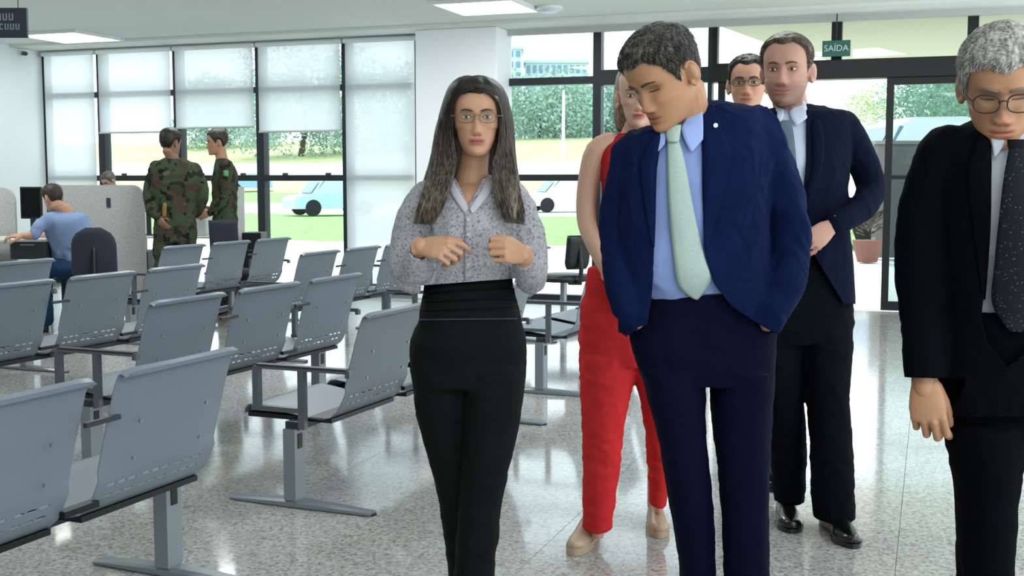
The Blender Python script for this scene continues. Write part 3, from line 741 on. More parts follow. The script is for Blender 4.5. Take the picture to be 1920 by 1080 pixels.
HZ = [ # z, halfwidth, front, back
 (-.118, .014, .074, -.040), (-.113, .030, .086, -.026), (-.102, .041, .092, -.006), (-.085, .050, .0925, .018), (-.065, .058, .091, .044), (-.045, .063, .089, .066),
 (-.022, .068, .088, .083), (0, .0715, .087, .094), (.022, .0735, .090, .100), (.042, .0750, .0925, .103), (.062, .074, .088, .101), (.082, .067, .077, .093), (.098, .053, .058, .076), (.110, .034, .034, .05), (.117, .012, .010, .02)]
HZc = catmull([h for h in HZ], 6)
def gs(x, s): return math.exp(-.5*(x/s)**2)
def face_disp(x, z, fem, jaw=0, smile=0):
    ax = abs(x); d = 0; z_ = z; z = z-smile*5*x*x*math.exp(-((z+.071)/.02)**2)
    d -= .011*gs(ax-.031, .0135)*gs(z-.001, .0095)
    d += (.0025 if fem else .0055)*gs(ax-.028, .020)*gs(z-.024, .007)
    d += .0045*gs(ax-.045, .014)*gs(z+.022, .014)
    d -= .004*gs(ax-.050, .012)*gs(z+.060, .014)*(1-jaw)
    # nose
    if -.062 < z < .022:
        t = min(1, max(0, (.016-z)/.056)); hgt = (.003+(.0155 if fem else .0185)*t**1.15)
        if z < -.040: hgt *= max(0, 1-((-.040-z)/.017)**1.5)
        wd = (.0052+.0038*t) if fem else (.006+.005*t)
        d += hgt*math.exp(-.5*(abs(x)/wd)**2.4)
        d += (.006 if fem else .0085)*gs(ax-(.0115 if fem else .0135), .0048)*gs(z+.044, .0055)
        d -= .004*gs(ax-.007, .003)*gs(z+.0545, .0025)
    lw = (.019 if fem else .021)*(1+.22*smile)
    d += (.0062 if fem else .0045)*math.exp(-.5*(x/lw)**4)*gs(z+.0655, .0035)
    d += (.0075 if fem else .006)*math.exp(-.5*(x/(lw*.85))**4)*gs(z+.0775, .0042)
    d -= .0035*math.exp(-.5*(x/lw)**4)*gs(z+.0712, .0016)
    d -= .0035*gs(x, .02)*gs(z+.088, .004)
    d += .006*gs(x, .016)*gs(z+.103, .009)
    return d
def head_geo(fem=False, wide=1.0, jaw=0, nx=110, smile=0):
    vs = []; rings = []
    zs = []
    for h in HZc:
        z, w_, f_, b_ = h; ring = []
        if z < -.03: w_ *= (1+.09*jaw) if not fem else .93
        w_ *= wide
        for k in range(nx):
            # concentrate samples on the face
            s = k/nx; a = 2*math.pi*(s + .045*math.sin(4*math.pi*s)*0)
            ca, sa = math.cos(a), math.sin(a)
            n = 2.25 if sa < 0 else 2.05
            x = w_*math.copysign(abs(ca)**(2/n), ca)
            yy = abs(sa)**(2/n)
            if sa < 0:
                y = -f_*yy; y -= face_disp(x, z, fem, jaw, smile)*min(1, max(0, (yy-.58)/.3))
            else: y = b_*yy
            if b_ < 0 and sa >= 0: y = b_*yy
            ring.append(Vector((x, y, z)))
        rings.append(ring)
    return rings_geo(rings)
def ear_geo(side, s=1.0):
    out = []
    c = Vector((side*.0735, .010, -.008)); rim = []
    for t in np.linspace(-2.3, 2.35, 14):
        r1, r2 = .0165, .0285*(1 if t > 0 else 1)
        y = .004+r1*math.cos(t)*1.0; z = r2*math.sin(t)*(1.0)-.000
        rim.append(c+Vector((side*(.010+.006*math.cos(t)), y, z))*s)
    out.append(tube_geo(rim, .0042, 8))
    out.append(tube_geo([c+Vector((-side*.004, .004, 0)), c+Vector((side*.008, .008, 0))], [(.0235, .0135), (.022, .012)], 14, up=(0, 1, 0)))
    out.append(tube_geo([c+Vector((side*.004, -.005, -.022)), c+Vector((side*.006, 0, -.030))], .0065, 8))
    return out
def hand_geo(curl=(.35, .6, .45), spread=.06, thumb=(.6, .35), fore=.10, curls=None):
    """wrist at origin, fingers +X, thumb towards +Y, palm faces -Z. returns list of closed geos"""
    g = []
    g.append(tube_geo([(-fore, 0, 0), (-.02, 0, 0), (.012, .0, 0)], [(.034, .027), (.026, .019), (.030, .018)], 16, up=(0, 0, 1)))
    g.append(tube_geo([(.0, .001, 0), (.03, .002, .001), (.06, .001, .002), (.086, 0, .001)], [(.028, .017), (.037, .0165), (.041, .0145), (.038, .011)], 20, up=(0, 0, 1)))
    base = [(.090, .030, 0), (.096, .010, .002), (.092, -.011, .001), (.083, -.030, -.001)]
    Ls = [(.042, .026, .020), (.046, .029, .021), (.043, .027, .020), (.034, .021, .018)]; R_ = [.0092, .0094, .009, .0080]
    for i in range(4):
        c = curls[i] if curls else curl
        yaw = spread*(1.5-i); a = 0; p = Vector(base[i]); pts = [p-Vector((.03, 0, 0)), p]; d0 = Vector((math.cos(yaw), math.sin(yaw), 0))
        rr = [R_[i]*1.05, R_[i]*1.12]
        for k in range(3):
            a += c[k]; d = d0*math.cos(a)+Vector((0, 0, -1))*math.sin(a)
            p = p+d*Ls[i][k]*.55; pts.append(p); rr.append(R_[i]*(.98-.06*k)); p = p+d*Ls[i][k]*.45; pts.append(p); rr.append(R_[i]*(1.04-.10*k))
        g.append(tube_geo(pts, rr, 10, up=(-d0.y, d0.x, 0)))
    # thumb
    a, b_ = thumb; p = Vector((.018, .022, -.006)); d = Vector((math.cos(a), math.sin(a), -.35)).normalized()
    pts = [p]; rr = [.015]; p = p+d*.040; pts.append(p); rr.append(.0125)
    d2 = (Matrix.Rotation(-b_*.6, 3, 'Z') @ d+Vector((0, 0, -b_*.5))).normalized(); p = p+d2*.030; pts.append(p); rr.append(.0108)
    d3 = (Matrix.Rotation(-b_*1.1, 3, 'Z') @ d+Vector((0, 0, -b_*.9))).normalized(); p = p+d3*.026; pts.append(p); rr.append(.0088)
    g.append(tube_geo(pts, rr, 10))
    return g
def xf(geo, M4): return [M4 @ Vector(v) for v in geo[0]], geo[1]
def basis(loc, X, Y, Z, s=1.0):
    m = Matrix((Vector(X)*s, Vector(Y)*s, Vector(Z)*s)).transposed().to_4x4(); m.translation = Vector(loc); return m
def remesh(geos, vox, smooth=2, name='m', fac=.5):
    b = MB()
    for v, f in geos: b.add(v, f)
    me = b.mesh(name); bm = bmesh.new(); bm.from_mesh(me); 
    bmesh.ops.recalc_face_normals(bm, faces=bm.faces); bm.to_mesh(me); bm.free()
    o = bpy.data.objects.new(name, me); COL.objects.link(o)
    ms = [('REMESH', dict(mode='VOXEL', voxel_size=vox, adaptivity=0.0))]
    if smooth: ms.append(('SMOOTH', dict(factor=fac, iterations=smooth)))
    bake(o, ms); me = o.data; bpy.data.objects.remove(o); me.shade_smooth(); return me
def mesh_arrays(me):
    n = len(me.vertices); co = np.empty(n*3); me.vertices.foreach_get('co', co); no = np.empty(n*3); me.vertices.foreach_get('normal', no)
    return co.reshape(-1, 3), no.reshape(-1, 3)
def displace(me, fn):
    co, no = mesh_arrays(me)
    d = np.array([fn(Vector(c), Vector(q)) for c, q in zip(co, no)])
    co += no*d[:, None]; me.vertices.foreach_set('co', co.ravel()); me.update()
def wrinkle(amp, fx=14, fy=14, fz=14, seed=0, thr=None):
    def fn(c, n):
        q = Vector((c.x*fx+seed, c.y*fy, c.z*fz))
        q2 = q+Vector((noise.noise(q*.5), noise.noise(q*.5+Vector((5, 5, 5))), noise.noise(q*.5-Vector((9, 2, 1)))))*1.3
        v = 1-abs(noise.noise(q2))*2.4      # ridged folds
        return amp*(v-.4)
    return fn
def set_col(me, cols):
    a = me.color_attributes.new('tone', 'FLOAT_COLOR', 'POINT'); a.data.foreach_set('color', np.asarray(cols, dtype=float).ravel())
def cut(me, segs=None, keep=None, solid=.003, offset=-1):
    """bisect along planes [(point,normal)] then delete faces whose centre fails keep(c), then give thickness"""
    bm = bmesh.new(); bm.from_mesh(me)
    for p, n in (segs or []):
        bmesh.ops.bisect_plane(bm, geom=bm.verts[:]+bm.edges[:]+bm.faces[:], plane_co=p, plane_no=n, dist=1e-5)
    bad = [f for f in bm.faces if not keep(f.calc_center_median())]
    bmesh.ops.delete(bm, geom=bad, context='FACES')
    bm.to_mesh(me); bm.free()
    if solid:
        o = bpy.data.objects.new('t', me); COL.objects.link(o); bake(o, [('SOLIDIFY', dict(thickness=solid, offset=offset))]); me2 = o.data; bpy.data.objects.remove(o); me = me2
    me.shade_smooth(); return me

class Person:
    def __init__(s, u, Y, label, scale=1.0, group=None, name='person'):
        s.Y = Y; q = P(u, 340, Y); s.o = Vector((q.x, Y, 0)); s.root = empty(name, s.o); tag(s.root, label, 'person', group)
        s.rc = CAM-s.o; s.body = []; s.fine = []; s.colf = []; s.bvh = []; s.S = scale
        s.px = Y/F    # metres per pixel
    def q(s, u, v, dy=0): return P(u, v, s.Y+dy)-s.o
    def ring(s, L, R, b, dy=0, n=2.3, seg=40):
        a = s.q(L[0], L[1], dy); c = s.q(R[0], R[1], dy); m = (a+c)/2; ax = (c-a)/2; out = []
        for k in range(seg):
            t = 2*math.pi*k/seg; ct, st = math.cos(t), math.sin(t)
            out.append(m+ax*math.copysign(abs(ct)**(2/n), ct)+Vector((0, b*math.copysign(abs(st)**(2/n), st), 0)))
        return out
    def loft(s, rows, n=2.3, sub=3, grow=0, seg=40):
        """rows: (uL,vL,uR,vR,b,dy)"""
        R = catmull(rows, sub) if sub > 1 else rows; g = grow/s.px
        return rings_geo([s.ring((r[0]-g, r[1]), (r[2]+g, r[3]), r[4]+grow, r[5], n, seg) for r in R])
    def tube(s, pts, sub=3, flat=1.0, grow=0, seg=16, up=None):
        """pts: (u,v,dy,r metres)"""
        pts = catmull(pts, sub) if sub > 1 else pts
        return tube_geo([s.q(*p[:3]) for p in pts], [p[3]+grow for p in pts], seg, up, flat)
    def part(s, name, me, m, parent=None, label=None):
        o = link(name, me, m, parent or s.root)
        if label: o['label'] = label
        return o
    def addbvh(s, *mes):
        for me in mes:
            s.bvh.append(BVHTree.FromPolygons([v.co.copy() for v in me.vertices], [tuple(p.vertices) for p in me.polygons]))
    def hit(s, u, v, trees=None):
        d = ray(u, v).normalized(); best = None
        for t in (trees or s.bvh):
            h = t.ray_cast(s.rc, d)
            if h[0] is not None and (best is None or h[3] < best[3]): best = h
        return (best[0], d) if best else (None, d)
    def strip(s, name, L, R, m, off=.004, th=.003, rows=4, cols=6, parent=None, trees=None, curve=0, label=None, sm=1):
        """cloth panel laid on the surfaces seen between two pixel polylines"""
        n = len(L); 
        if sm: Lc, Rc = catmull(L, rows), catmull(R, rows)
        else:
            def lin_(A):
                out = []
                for i in range(len(A)-1):
                    for j in range(rows): t = j/rows; out.append(np.array(A[i])*(1-t)+np.array(A[i+1])*t)
                return out+[np.array(A[-1])]
            Lc, Rc = lin_(L), lin_(R)
        V = []; last = None
        for a, b_ in zip(Lc, Rc):
            for k in range(cols+1):
                t = k/cols; u = a[0]*(1-t)+b_[0]*t; v = a[1]*(1-t)+b_[1]*t
                h, d = s.hit(u, v, trees)
                if h is None:
                    Yt = last if last is not None else s.Y
                    h = s.q(u, v, Yt-s.Y)
                else: last = (h+s.o).y
                V.append(h-d*(off+curve*(1-(2*t-1)**2)))
        c = cols+1; f = [(i*c+k, i*c+k+1, (i+1)*c+k+1, (i+1)*c+k) for i in range(len(Lc)-1) for k in range(cols)]
        me = bpy.data.meshes.new(name); me.from_pydata([tuple(x) for x in V], [], f); me.update()
        o = bpy.data.objects.new('t', me); COL.objects.link(o); bake(o, [('SMOOTH', dict(factor=.5, iterations=2)), ('SOLIDIFY', dict(thickness=th, offset=0))]); me = o.data; bpy.data.objects.remove(o); me.shade_smooth()
        return s.part(name, me, m, parent, label)
    # ---- head
    def head(s, u, v, dy, yaw=0, pitch=0, roll=0, size=1.0, tone='b98d6e', fem=False, wide=1.0, jaw=0, beard=None, lips=None, eyes=True, brow='2a211b', blush=.12, look=0, closed=False, smile=0, vox=.0023, noface=False):
        """yaw>0 turns the face to the viewer's left; pitch>0 looks down"""
        c = s.q(u, v, dy)
        R = Matrix.Rotation(roll, 4, 'Y') @ Matrix.Rotation(-yaw, 4, 'Z') @ Matrix.Rotation(pitch, 4, 'X')
        s.H = Matrix.Translation(c) @ R @ Matrix.Scale(size, 4); s.Hi = s.H.inverted(); s.fem = fem; s.wide = wide
        geos = [xf(head_geo(fem, wide, jaw, smile=smile), s.H)]
        for sd in (-1, 1):
            for g in ear_geo(sd): geos.append(xf(g, s.H @ Matrix.Translation((sd*.0735*(wide-1), 0, 0))))
        s.fine += geos; s.headcol = dict(tone=lin(tone), beard=lin(beard) if beard else None, lips=lin(lips) if lips else None, blush=blush, fem=fem, smile=smile); s.vox = vox
        s.eyespec = (eyes, closed, brow, look, noface)
    def neck(s, base, r=.055, r2=.062, hl=(0, .022, -.075)):
        """base (u,v,dy)"""
        a = s.H @ Vector(hl); b_ = s.q(*base); mid = (a+b_)/2
        up = s.H @ Vector((0, .01, -.02))
        s.fine.append(tube_geo([up, a, mid, b_], [r*.9, r, r, r2], 18))
        s.body.append(tube_geo([b_+Vector((0, 0, .02)), b_-Vector((0, 0, .08))], [r2*.85, r2], 16))
    def hand(s, wrist, X, up, side, size=1.0, **kw):
        """X finger direction, up back-of-hand normal, side=+1: thumb = up x X, -1 mirrored"""
        X = Vector(X).normalized(); U = Vector(up); U = (U-X*U.dot(X)).normalized(); Y = U.cross(X)*side
        m = basis(s.q(*wrist) if len(wrist) == 3 else wrist, X, Y, U, size)
        for g in hand_geo(**kw): s.fine.append(xf(g, m))
    def finish_body(s, tone=None):
        fine = remesh(s.fine, s.vox, 2, fac=.4)
        co, _ = mesh_arrays(fine); hc = s.headcol; Hi = np.array(s.Hi); loc = co @ Hi[:3, :3].T+Hi[:3, 3]
        n = len(co); col = np.tile(np.array(hc['tone']), (n, 1)); x, y, z = loc.T; fr = np.clip((-y-.02)/.03, 0, 1)*(np.abs(z) < .13)*(np.abs(x) < .1)
        def mixc(w, c): 
            w = np.clip(w, 0, 1)[:, None]; col[:] = col*(1-w)+np.array(c)*w
        g = lambda a, sg: np.exp(-.5*(a/sg)**2)
        t = np.array(hc['tone']); red = np.array([t[0]*1.0, t[1]*.66, t[2]*.62, 1])
        mixc(fr*hc['blush']*4*g(np.abs(x)-.042, .018)*g(z+.03, .016), red); mixc(fr*hc['blush']*4*g(x, .013)*g(z+.042, .014), red)
        dark = np.append(t[:3]*.55, 1); mixc(fr*.75*g(np.abs(x)-.031, .014)*g(z-.004, .008), dark)
        mixc(fr*.8*g(np.abs(x)-.007, .0035)*g(z+.0545, .0022), np.append(t[:3]*.25, 1))
        if hc['beard']: 
            bm_ = np.clip((-.034-z)/.024, 0, 1)*np.clip((-y+.02)/.02, 0, 1)*(1-.9*np.exp(-.5*(x/.012)**4)*g(z+.036, .009)); bm_ *= np.clip((.135+z)/.02, 0, 1)
            bm_ = np.maximum(bm_, np.clip((.0-z)/.03, 0, 1)*g(np.abs(x)-.068, .014)*np.clip((-y+.02)/.02, 0, 1)*.6)
            mixc(bm_*.72*(np.abs(z) < .14)*(np.abs(x) < .1), hc['beard'])
        z = z-hc['smile']*5*x*x*np.exp(-((z+.071)/.02)**2)
        lips = hc['lips'] or np.array([t[0]*.8, t[1]*.48, t[2]*.46, 1])
        lw = (.021 if hc['fem'] else .022)*(1+.22*hc['smile'])
        lm = fr*np.exp(-.5*(x/lw)**6)*np.exp(-.5*((z+.0715)/.0082)**6); mixc(lm*.9, lips)
        mixc(fr*np.exp(-.5*(x/lw)**6)*g(z+.0712, .0013)*.85, np.append(np.array(lips)[:3]*.25, 1))
        rng = np.random.RandomState(3); 
        colf = col.copy()
        bd = remesh(s.body, .0075, 3) if s.body else None
        b = bmesh.new(); b.from_mesh(fine); nf = len(fine.vertices)
        if bd: b.from_mesh(bd)
        me = bpy.data.meshes.new('body'); b.to_mesh(me); b.free(); nb = len(me.vertices)-nf
        allc = np.vstack([colf, np.tile(np.array(hc['tone']), (nb, 1))]) if nb else colf
        set_col(me, allc); me.shade_smooth(); s.bodyme = me
        s.bodyo = s.part('body', me, M['skin']); s.hb = BVHTree.FromPolygons([v.co.copy() for v in fine.vertices], [tuple(p.vertices) for p in fine.polygons])
        ey, closed, brow, look, nof = s.eyespec
        if nof: return
        # eyes
        if ey and not closed:
            for sd in (-1, 1):
                b = MB(); c = Vector((sd*.0315, -.0755, .001)); nseg = 18; rr = []
                for i in range(9):
                    a = math.pi*i/8; rr.append([c+Vector((.0128*math.sin(a)*math.cos(2*math.pi*k/nseg), -.0085*math.cos(a), .0045*math.sin(a)*math.sin(2*math.pi*k/nseg))) for k in range(nseg)])
                rr[0] = [c+Vector((0, -.0085, 0))+(p-c)*0 for p in rr[0]]
                vs, fs = rings_geo(rr); b.add([s.H @ v for v in vs], fs); e = b.build('eye', M['eye'], s.bodyo, smooth=True)
                b = MB(); ic = c+Vector((look, -.0082, 0)); b.add([s.H @ (ic+Vector((0, -.0011, 0)))]+[s.H @ (ic+Vector((.0056*math.cos(t), .0006, .0043*math.sin(t)))) for t in np.linspace(0, 2*math.pi, 14)[:-1]], [(0, (k+1) % 13+1, k+1) for k in range(13)])
                b.build('iris', M['iris'], s.bodyo)
        bm_ = mat('brow hair', brow, .8)
        def onface(pts, m, name, r):
            P3 = []
            for (x, z) in pts:
                o_ = s.H @ Vector((x, -.2, z)); d = (s.H.to_3x3() @ Vector((0, 1, 0))).normalized(); h = s.hb.ray_cast(o_, d)
                if h[0] is not None: P3.append(h[0]-d*.0008)
            if len(P3) > 2:
                b = MB(); rr = [r*(.45+.55*math.sin(math.pi*min(1, .25+.75*i/(len(P3)-1)))) for i in range(len(P3))]
                b.tube(P3, rr, 8, up=s.H.to_3x3() @ Vector((0, 0, 1)), flat=1); b.build(name, m, s.bodyo, smooth=True)
        for sd in (-1, 1):
            k = 1 if fem_(s) else 1.35
            onface([(sd*(.014+.034*t), .0195+.006*math.sin(t*2.4)-.003*t) for t in np.linspace(0, 1, 9)], bm_, 'eyebrow', .0026*k)
            z0 = .0058 if not closed else -.003
            onface([(sd*(.0175+.028*t), z0*math.sin(math.pi*t*.9+.2)*(1 if not closed else .8)+(.0 if not closed else -.0015)) for t in np.linspace(0, 1, 9)], M['iris'], 'eyelash', .0012*(1.25 if fem_(s) else 1))
    def short_hair(s, m, front=.074, temple=.03, ear=-.005, nape=-.055, thick=.011, strands=2600, length=.022, seed=1, part_x=.02, top=1.0, wave=.004, recede=.016):
        rng = random.Random(seed)
        def hairline(a):   # a: 0 = front centre .. pi = back
            a = abs(a)
            pts = [(0, front), (.45, front+recede*.6), (.75, front-.002), (1.0, temple+.02), (1.2, temple-.01), (1.38, ear-.012), (1.52, ear+.030), (1.85, ear+.022), (2.1, nape+.02), (2.5, nape), (3.2, nape)]
            for (a0, z0), (a1, z1) in zip(pts, pts[1:]):
                if a <= a1: return z0+(z1-z0)*(a-a0)/(a1-a0)
            return nape
        def surf(a, z):
            z = min(max(z, HZ[0][0]), HZ[-1][0]); 
            for h0, h1 in zip(HZc, HZc[1:]):
                if h0[0] <= z <= h1[0]:
                    t = (z-h0[0])/(h1[0]-h0[0]+1e-9); w_, f_, b_ = [h0[k]*(1-t)+h1[k]*t for k in (1, 2, 3)]; break
            w_ *= s.wide; ca, sa = math.sin(a), -math.cos(a)
            n = 2.25 if sa < 0 else 2.05
            return Vector((w_*math.copysign(abs(ca)**(2/n), ca), (f_ if sa < 0 else b_)*math.copysign(abs(sa)**(2/n), sa), z))
        N = 72; K = 20; rings = []; O = Vector((0, .01, .0))
        for j in range(K+1):
            t = j/K; ring = []
            for i in range(N):
                a = -math.pi+2*math.pi*i/N; hl = hairline(a)
                z = hl+(.1168-hl)*(t**.85 if t > 0 else 0); p = surf(a, z)
                n = (p-Vector((0, .005, min(z, .05)*.6))).normalized()
                tk = thick*min(1, t*5+.08)*(1+.45*top*max(0, (z-.06)/.05)); tk += wave*noise.noise(p*60+Vector((seed, 0, 0)))*min(1, t*4)
                ring.append(s.H @ (p+n*tk))
            rings.append(ring)
        vs, fs = rings_geo(rings); b = MB(); b.add(vs, fs[:-2]+[fs[-1]]); me = b.mesh('hair'); bm = bmesh.new(); bm.from_mesh(me); bmesh.ops.recalc_face_normals(bm, faces=bm.faces); bm.to_mesh(me); bm.free()
        me.shade_smooth(); ho = s.part('hair', me, m)
        b = MB()
        for _ in range(strands):
            a = rng.uniform(-math.pi, math.pi); hl = hairline(a); t = rng.random()**.8; z = hl+.002+(.116-hl)*t; p = surf(a, z)
            n = (p-Vector((0, .005, min(z, .05)*.6))).normalized()
            fl = Vector((0, -1, 0)) if z > .07 and part_x is None else Vector((math.copysign(1, p.x-part_x), .35 if p.y > -.03 else -.25, 0))
            down = Vector((0, 0, -1)); wgt = max(0, min(1, (z-.04)/.06)); d = (fl*wgt+down*(1-wgt)+Vector((rng.gauss(0, .25), rng.gauss(0, .25), rng.gauss(0, .25)))); d = (d-n*d.dot(n)).normalized()
            tk = thick*min(1, t*4+.15)*(1+.45*top*max(0, (z-.06)/.05)); L = length*rng.uniform(.6, 1.2)*min(1, .4+t*2); p0 = p+n*tk*.75
            sd = n.cross(d)*.0011; p1 = p0+d*L*.5+n*L*.16; p2 = p0+d*L+n*L*.04
            b.add([s.H @ k for k in (p0-sd, p0+sd, p0+n*.0012, p1-sd, p1+sd, p1+n*.0012, p2)], [(0, 1, 4, 3), (1, 2, 5, 4), (2, 0, 3, 5), (3, 4, 6), (4, 5, 6), (5, 3, 6)])
        o = b.build('hair_strands', m, ho); o['kind'] = 'stuff'
        return ho
    def glasses(s, m, lm, z=-.001, w_=.0245, h=.017, r=.0013, y=-.105, half=False):
        root = empty('spectacles', (0, 0, 0)); root.parent = s.root
        for sd in (-1, 1):
            c = Vector((sd*.0325, y, z)); ring = [c+Vector((w_*math.copysign(abs(math.cos(t))**.75, math.cos(t)), .006*abs(math.cos(t)) if math.cos(t)*sd > 0 else 0, h*math.copysign(abs(math.sin(t))**.75, math.sin(t)))) for t in np.linspace(0, 2*math.pi, 25)]
            b = MB(); b.tube([s.H @ p for p in ring], r*s.S, 6, cap=False); b.build('rim', m, root, smooth=True)
            b = MB(); pts = [s.H @ p for p in ring[:-1]]; b.add(pts, [tuple(range(24))]); b.build('lens', lm, root)
            b = MB(); b.tube([s.H @ Vector((sd*(.0325+w_), y+.005, z+.004)), s.H @ Vector((sd*.076*s.wide, -.06, z+.006)), s.H @ Vector((sd*.080*s.wide, .01, z+.004))], r*1.1, 6); b.build('temple', m, root, smooth=True)
        b = MB(); b.tube([s.H @ Vector((-.0095, y, z+.004)), s.H @ Vector((0, y-.003, z+.008)), s.H @ Vector((.0095, y, z+.004))], r, 6); b.build('bridge', m, root, smooth=True)
    def shoe(s, heel, fwd, L=.29, W=.05, m=None, sole=None, heelh=.02, name='shoe', pitch=0):
        """heel: local point under the heel"""
        f = Vector(fwd).normalized(); sd = Vector((-f.y, f.x, 0)); up = Vector((0, 0, 1)); h = Vector(heel)
        m4 = basis(h, f, sd, up) @ Matrix.Rotation(pitch, 4, 'Y')
        st = [(-.012, .020, .03, .012), (0, .030, .085, .0), (.04, .034, .095, .0), (.09, .034, .088, 0), (.13, .038, .066, 0), (.18, W*.96, .052, 0), (.22, W, .043, 0), (.26, W*.82, .034, .003), (.285, W*.5, .024, .006), (.294, W*.15, .014, .008)]
        k = L/.29; rings = []
        for x, w_, h_, z0 in catmull(st, 2):
            rings.append([m4 @ Vector((x*k, w_*math.cos(t)*(1 if math.sin(t) < .3 else .9), heelh*.6+z0*k+max(0, math.sin(t))**.8*h_*k+min(0, math.sin(t))*.008)) for t in np.linspace(0, 2*math.pi, 21)[:-1]])
        vs, fs = rings_geo(rings); b = MB(); b.add(vs, fs); o = b.build(name, m, s.root, smooth=True)
        b = MB(); sr = []
        pr = [(-.012, .018), (0, .031), (.05, .033), (.10, .032), (.15, .044), (.20, W+.002), (.24, W*.94), (.27, W*.7), (.29, W*.4), (.297, .006)]
        pts = [(x*k, -w_) for x, w_ in pr]+[(x*k, w_) for x, w_ in pr[::-1]]; n = len(pts)
        b.add([m4 @ Vector((x, y, .001)) for x, y in pts]+[m4 @ Vector((x, y, heelh*.6)) for x, y in pts], [tuple(range(n))[::-1], tuple(range(n, 2*n))]+[(i, (i+1) % n, (i+1) % n+n, i+n) for i in range(n)])
        b.build('sole', sole or m, o)
        return o
def fem_(s): return s.fem

# ------------------------------------------------------------------ woman in the middle
def seg_plane(p, a, b_):
    """plane through the camera and two pixels: returns (co, normal) in person space"""
    d0, d1 = ray(*a), ray(*b_); return p.rc, d0.cross(d1).normalized()
def side(p, a, b_):
    co, n = seg_plane(p, a, b_); return lambda c: (c-co).dot(n)
def pix(p, c):
    """person-space point -> pixel"""
    q = c-p.rc; x = q.x; yv = q.y*cp-q.z*sp_; zv = q.y*sp_+q.z*cp
    return 960+F*x/yv, 540-F*zv/yv
def interp(tab, v):
    if v <= tab[0][0]: return tab[0][1]
    for (a, x), (b_, y) in zip(tab, tab[1:]):
        if v <= b_: return x+(y-x)*(v-a)/(b_-a)
    return tab[-1][1]
def trousers(p, hips, legs, m, wr=.0035, seed=0, vox=.008, crease=True, name='trousers', bottoms=None, fz=9):
    """hips rows (uL,vL,uR,vR,b,dy); legs: list of rows (v,uL,uR,b,dy)"""
    g = [p.loft(hips, n=2.2, sub=3)]
    for lg in legs:
        rows = [(a, v, b_, v, d, dy) for v, a, b_, d, dy in lg]; g.append(p.loft(rows, n=2.1, sub=3, seg=30))
        p.body.append(p.loft([(r[0]+(r[2]-r[0])*.25, r[1]+15, r[2]-(r[2]-r[0])*.25, r[3]+15, r[4]*.6, r[5]) for r in rows], n=2.0, sub=1, seg=20))
    h = hips[:-1]; p.body.append(p.loft([(r[0]+(r[2]-r[0])*.12, r[1]+6, r[2]-(r[2]-r[0])*.12, r[3]+6, r[4]*.7, r[5]) for r in h], n=2.1, sub=1, seg=24))
    me = remesh(g, vox, 4); displace(me, wrinkle(wr, 7, 7, fz, seed)); displace(me, wrinkle(wr*.45, 22, 22, 30, seed+3))
    o = p.part(name, me, m); p.addbvh(me); return o
W = Person(882, 3.3, 'woman with long brown hair, patterned grey blouse and black trousers, gesturing')
W.head(893, 222, -.03, yaw=-.05, pitch=.02, size=.90, tone='b98d70', fem=True, wide=1.03, lips='9c4a50', blush=.05, brow='4a3a2e')
W.neck((884, 352, .02), .041, .052, hl=(0, .03, -.085))
# chest seen in the neckline
chest = W.loft([(852, 338, 922, 338, .05, .02), (820, 352, 955, 352, .075, .02), (800, 372, 970, 372, .092, .015), (802, 420, 962, 420, .105, .01), (812, 480, 955, 475, .085, .01), (808, 560, 950, 550, .08, .01)], n=2.2)
W.fine.append(W.loft([(856, 340, 918, 340, .042, .02), (840, 352, 934, 352, .075, .02), (836, 372, 936, 372, .094, .013), (838, 400, 934, 400, .098, .008)], n=2.2, sub=2))
# sleeves path
SL = [(800, 372, .01, .050), (778, 408, .0, .050), (768, 450, -.005, .053), (768, 492, -.02, .060), (776, 516, -.05, .056)]
SL2 = [(774, 512, -.03, .055), (779, 504, -.08, .050), (783, 488, -.125, .040), (787, 474, -.155, .032)]
SR = [(962, 372, .01, .050), (982, 408, 0, .047), (992, 450, -.005, .048), (998, 495, -.02, .050), (996, 522, -.05, .046)]
SR2 = [(996, 520, -.03, .048), (990, 512, -.09, .045), (986, 500, -.135, .036), (983, 490, -.165, .030)]
for a in (SL, SL2, SR, SR2): W.body.append(W.tube([(x, y, d, r*.6) for x, y, d, r in a], 2))
# hands
W.hand((788, 462, -.17), (.86, -.5, -.05), (.45, -.85, .35), 1, size=.88, curls=[(.5, .75, .35), (.9, 1.15, .6), (1.0, 1.2, .6), (1.05, 1.2, .6)], thumb=(.62, .3), fore=.015)
W.fine.append(W.tube([(779, 492, -.10, .028), (783, 477, -.14, .026), (789, 462, -.172, .024)], 2))
W.hand((982, 478, -.19), (-.62, -.72, .22), (.72, -.62, .12), -1, size=.86, curls=[(1.0, 1.3, .8), (1.15, 1.4, .8), (1.2, 1.4, .8), (1.25, 1.4, .8)], thumb=(.5, .7), fore=.015)
W.fine.append(W.tube([(985, 503, -.12, .028), (983, 492, -.16, .026), (981, 479, -.19, .024)], 2))
blouse = ramp_mat('patterned blouse', [(.0, '5f6067'), (.2, '84858b'), (.36, '9fa0a3'), (.62, 'aeadb1'), (.84, '9b999d'), (.95, '77747a')], scale=200, kind='CELL', rough=.75, spec=.25)
tm = blouse.node_tree
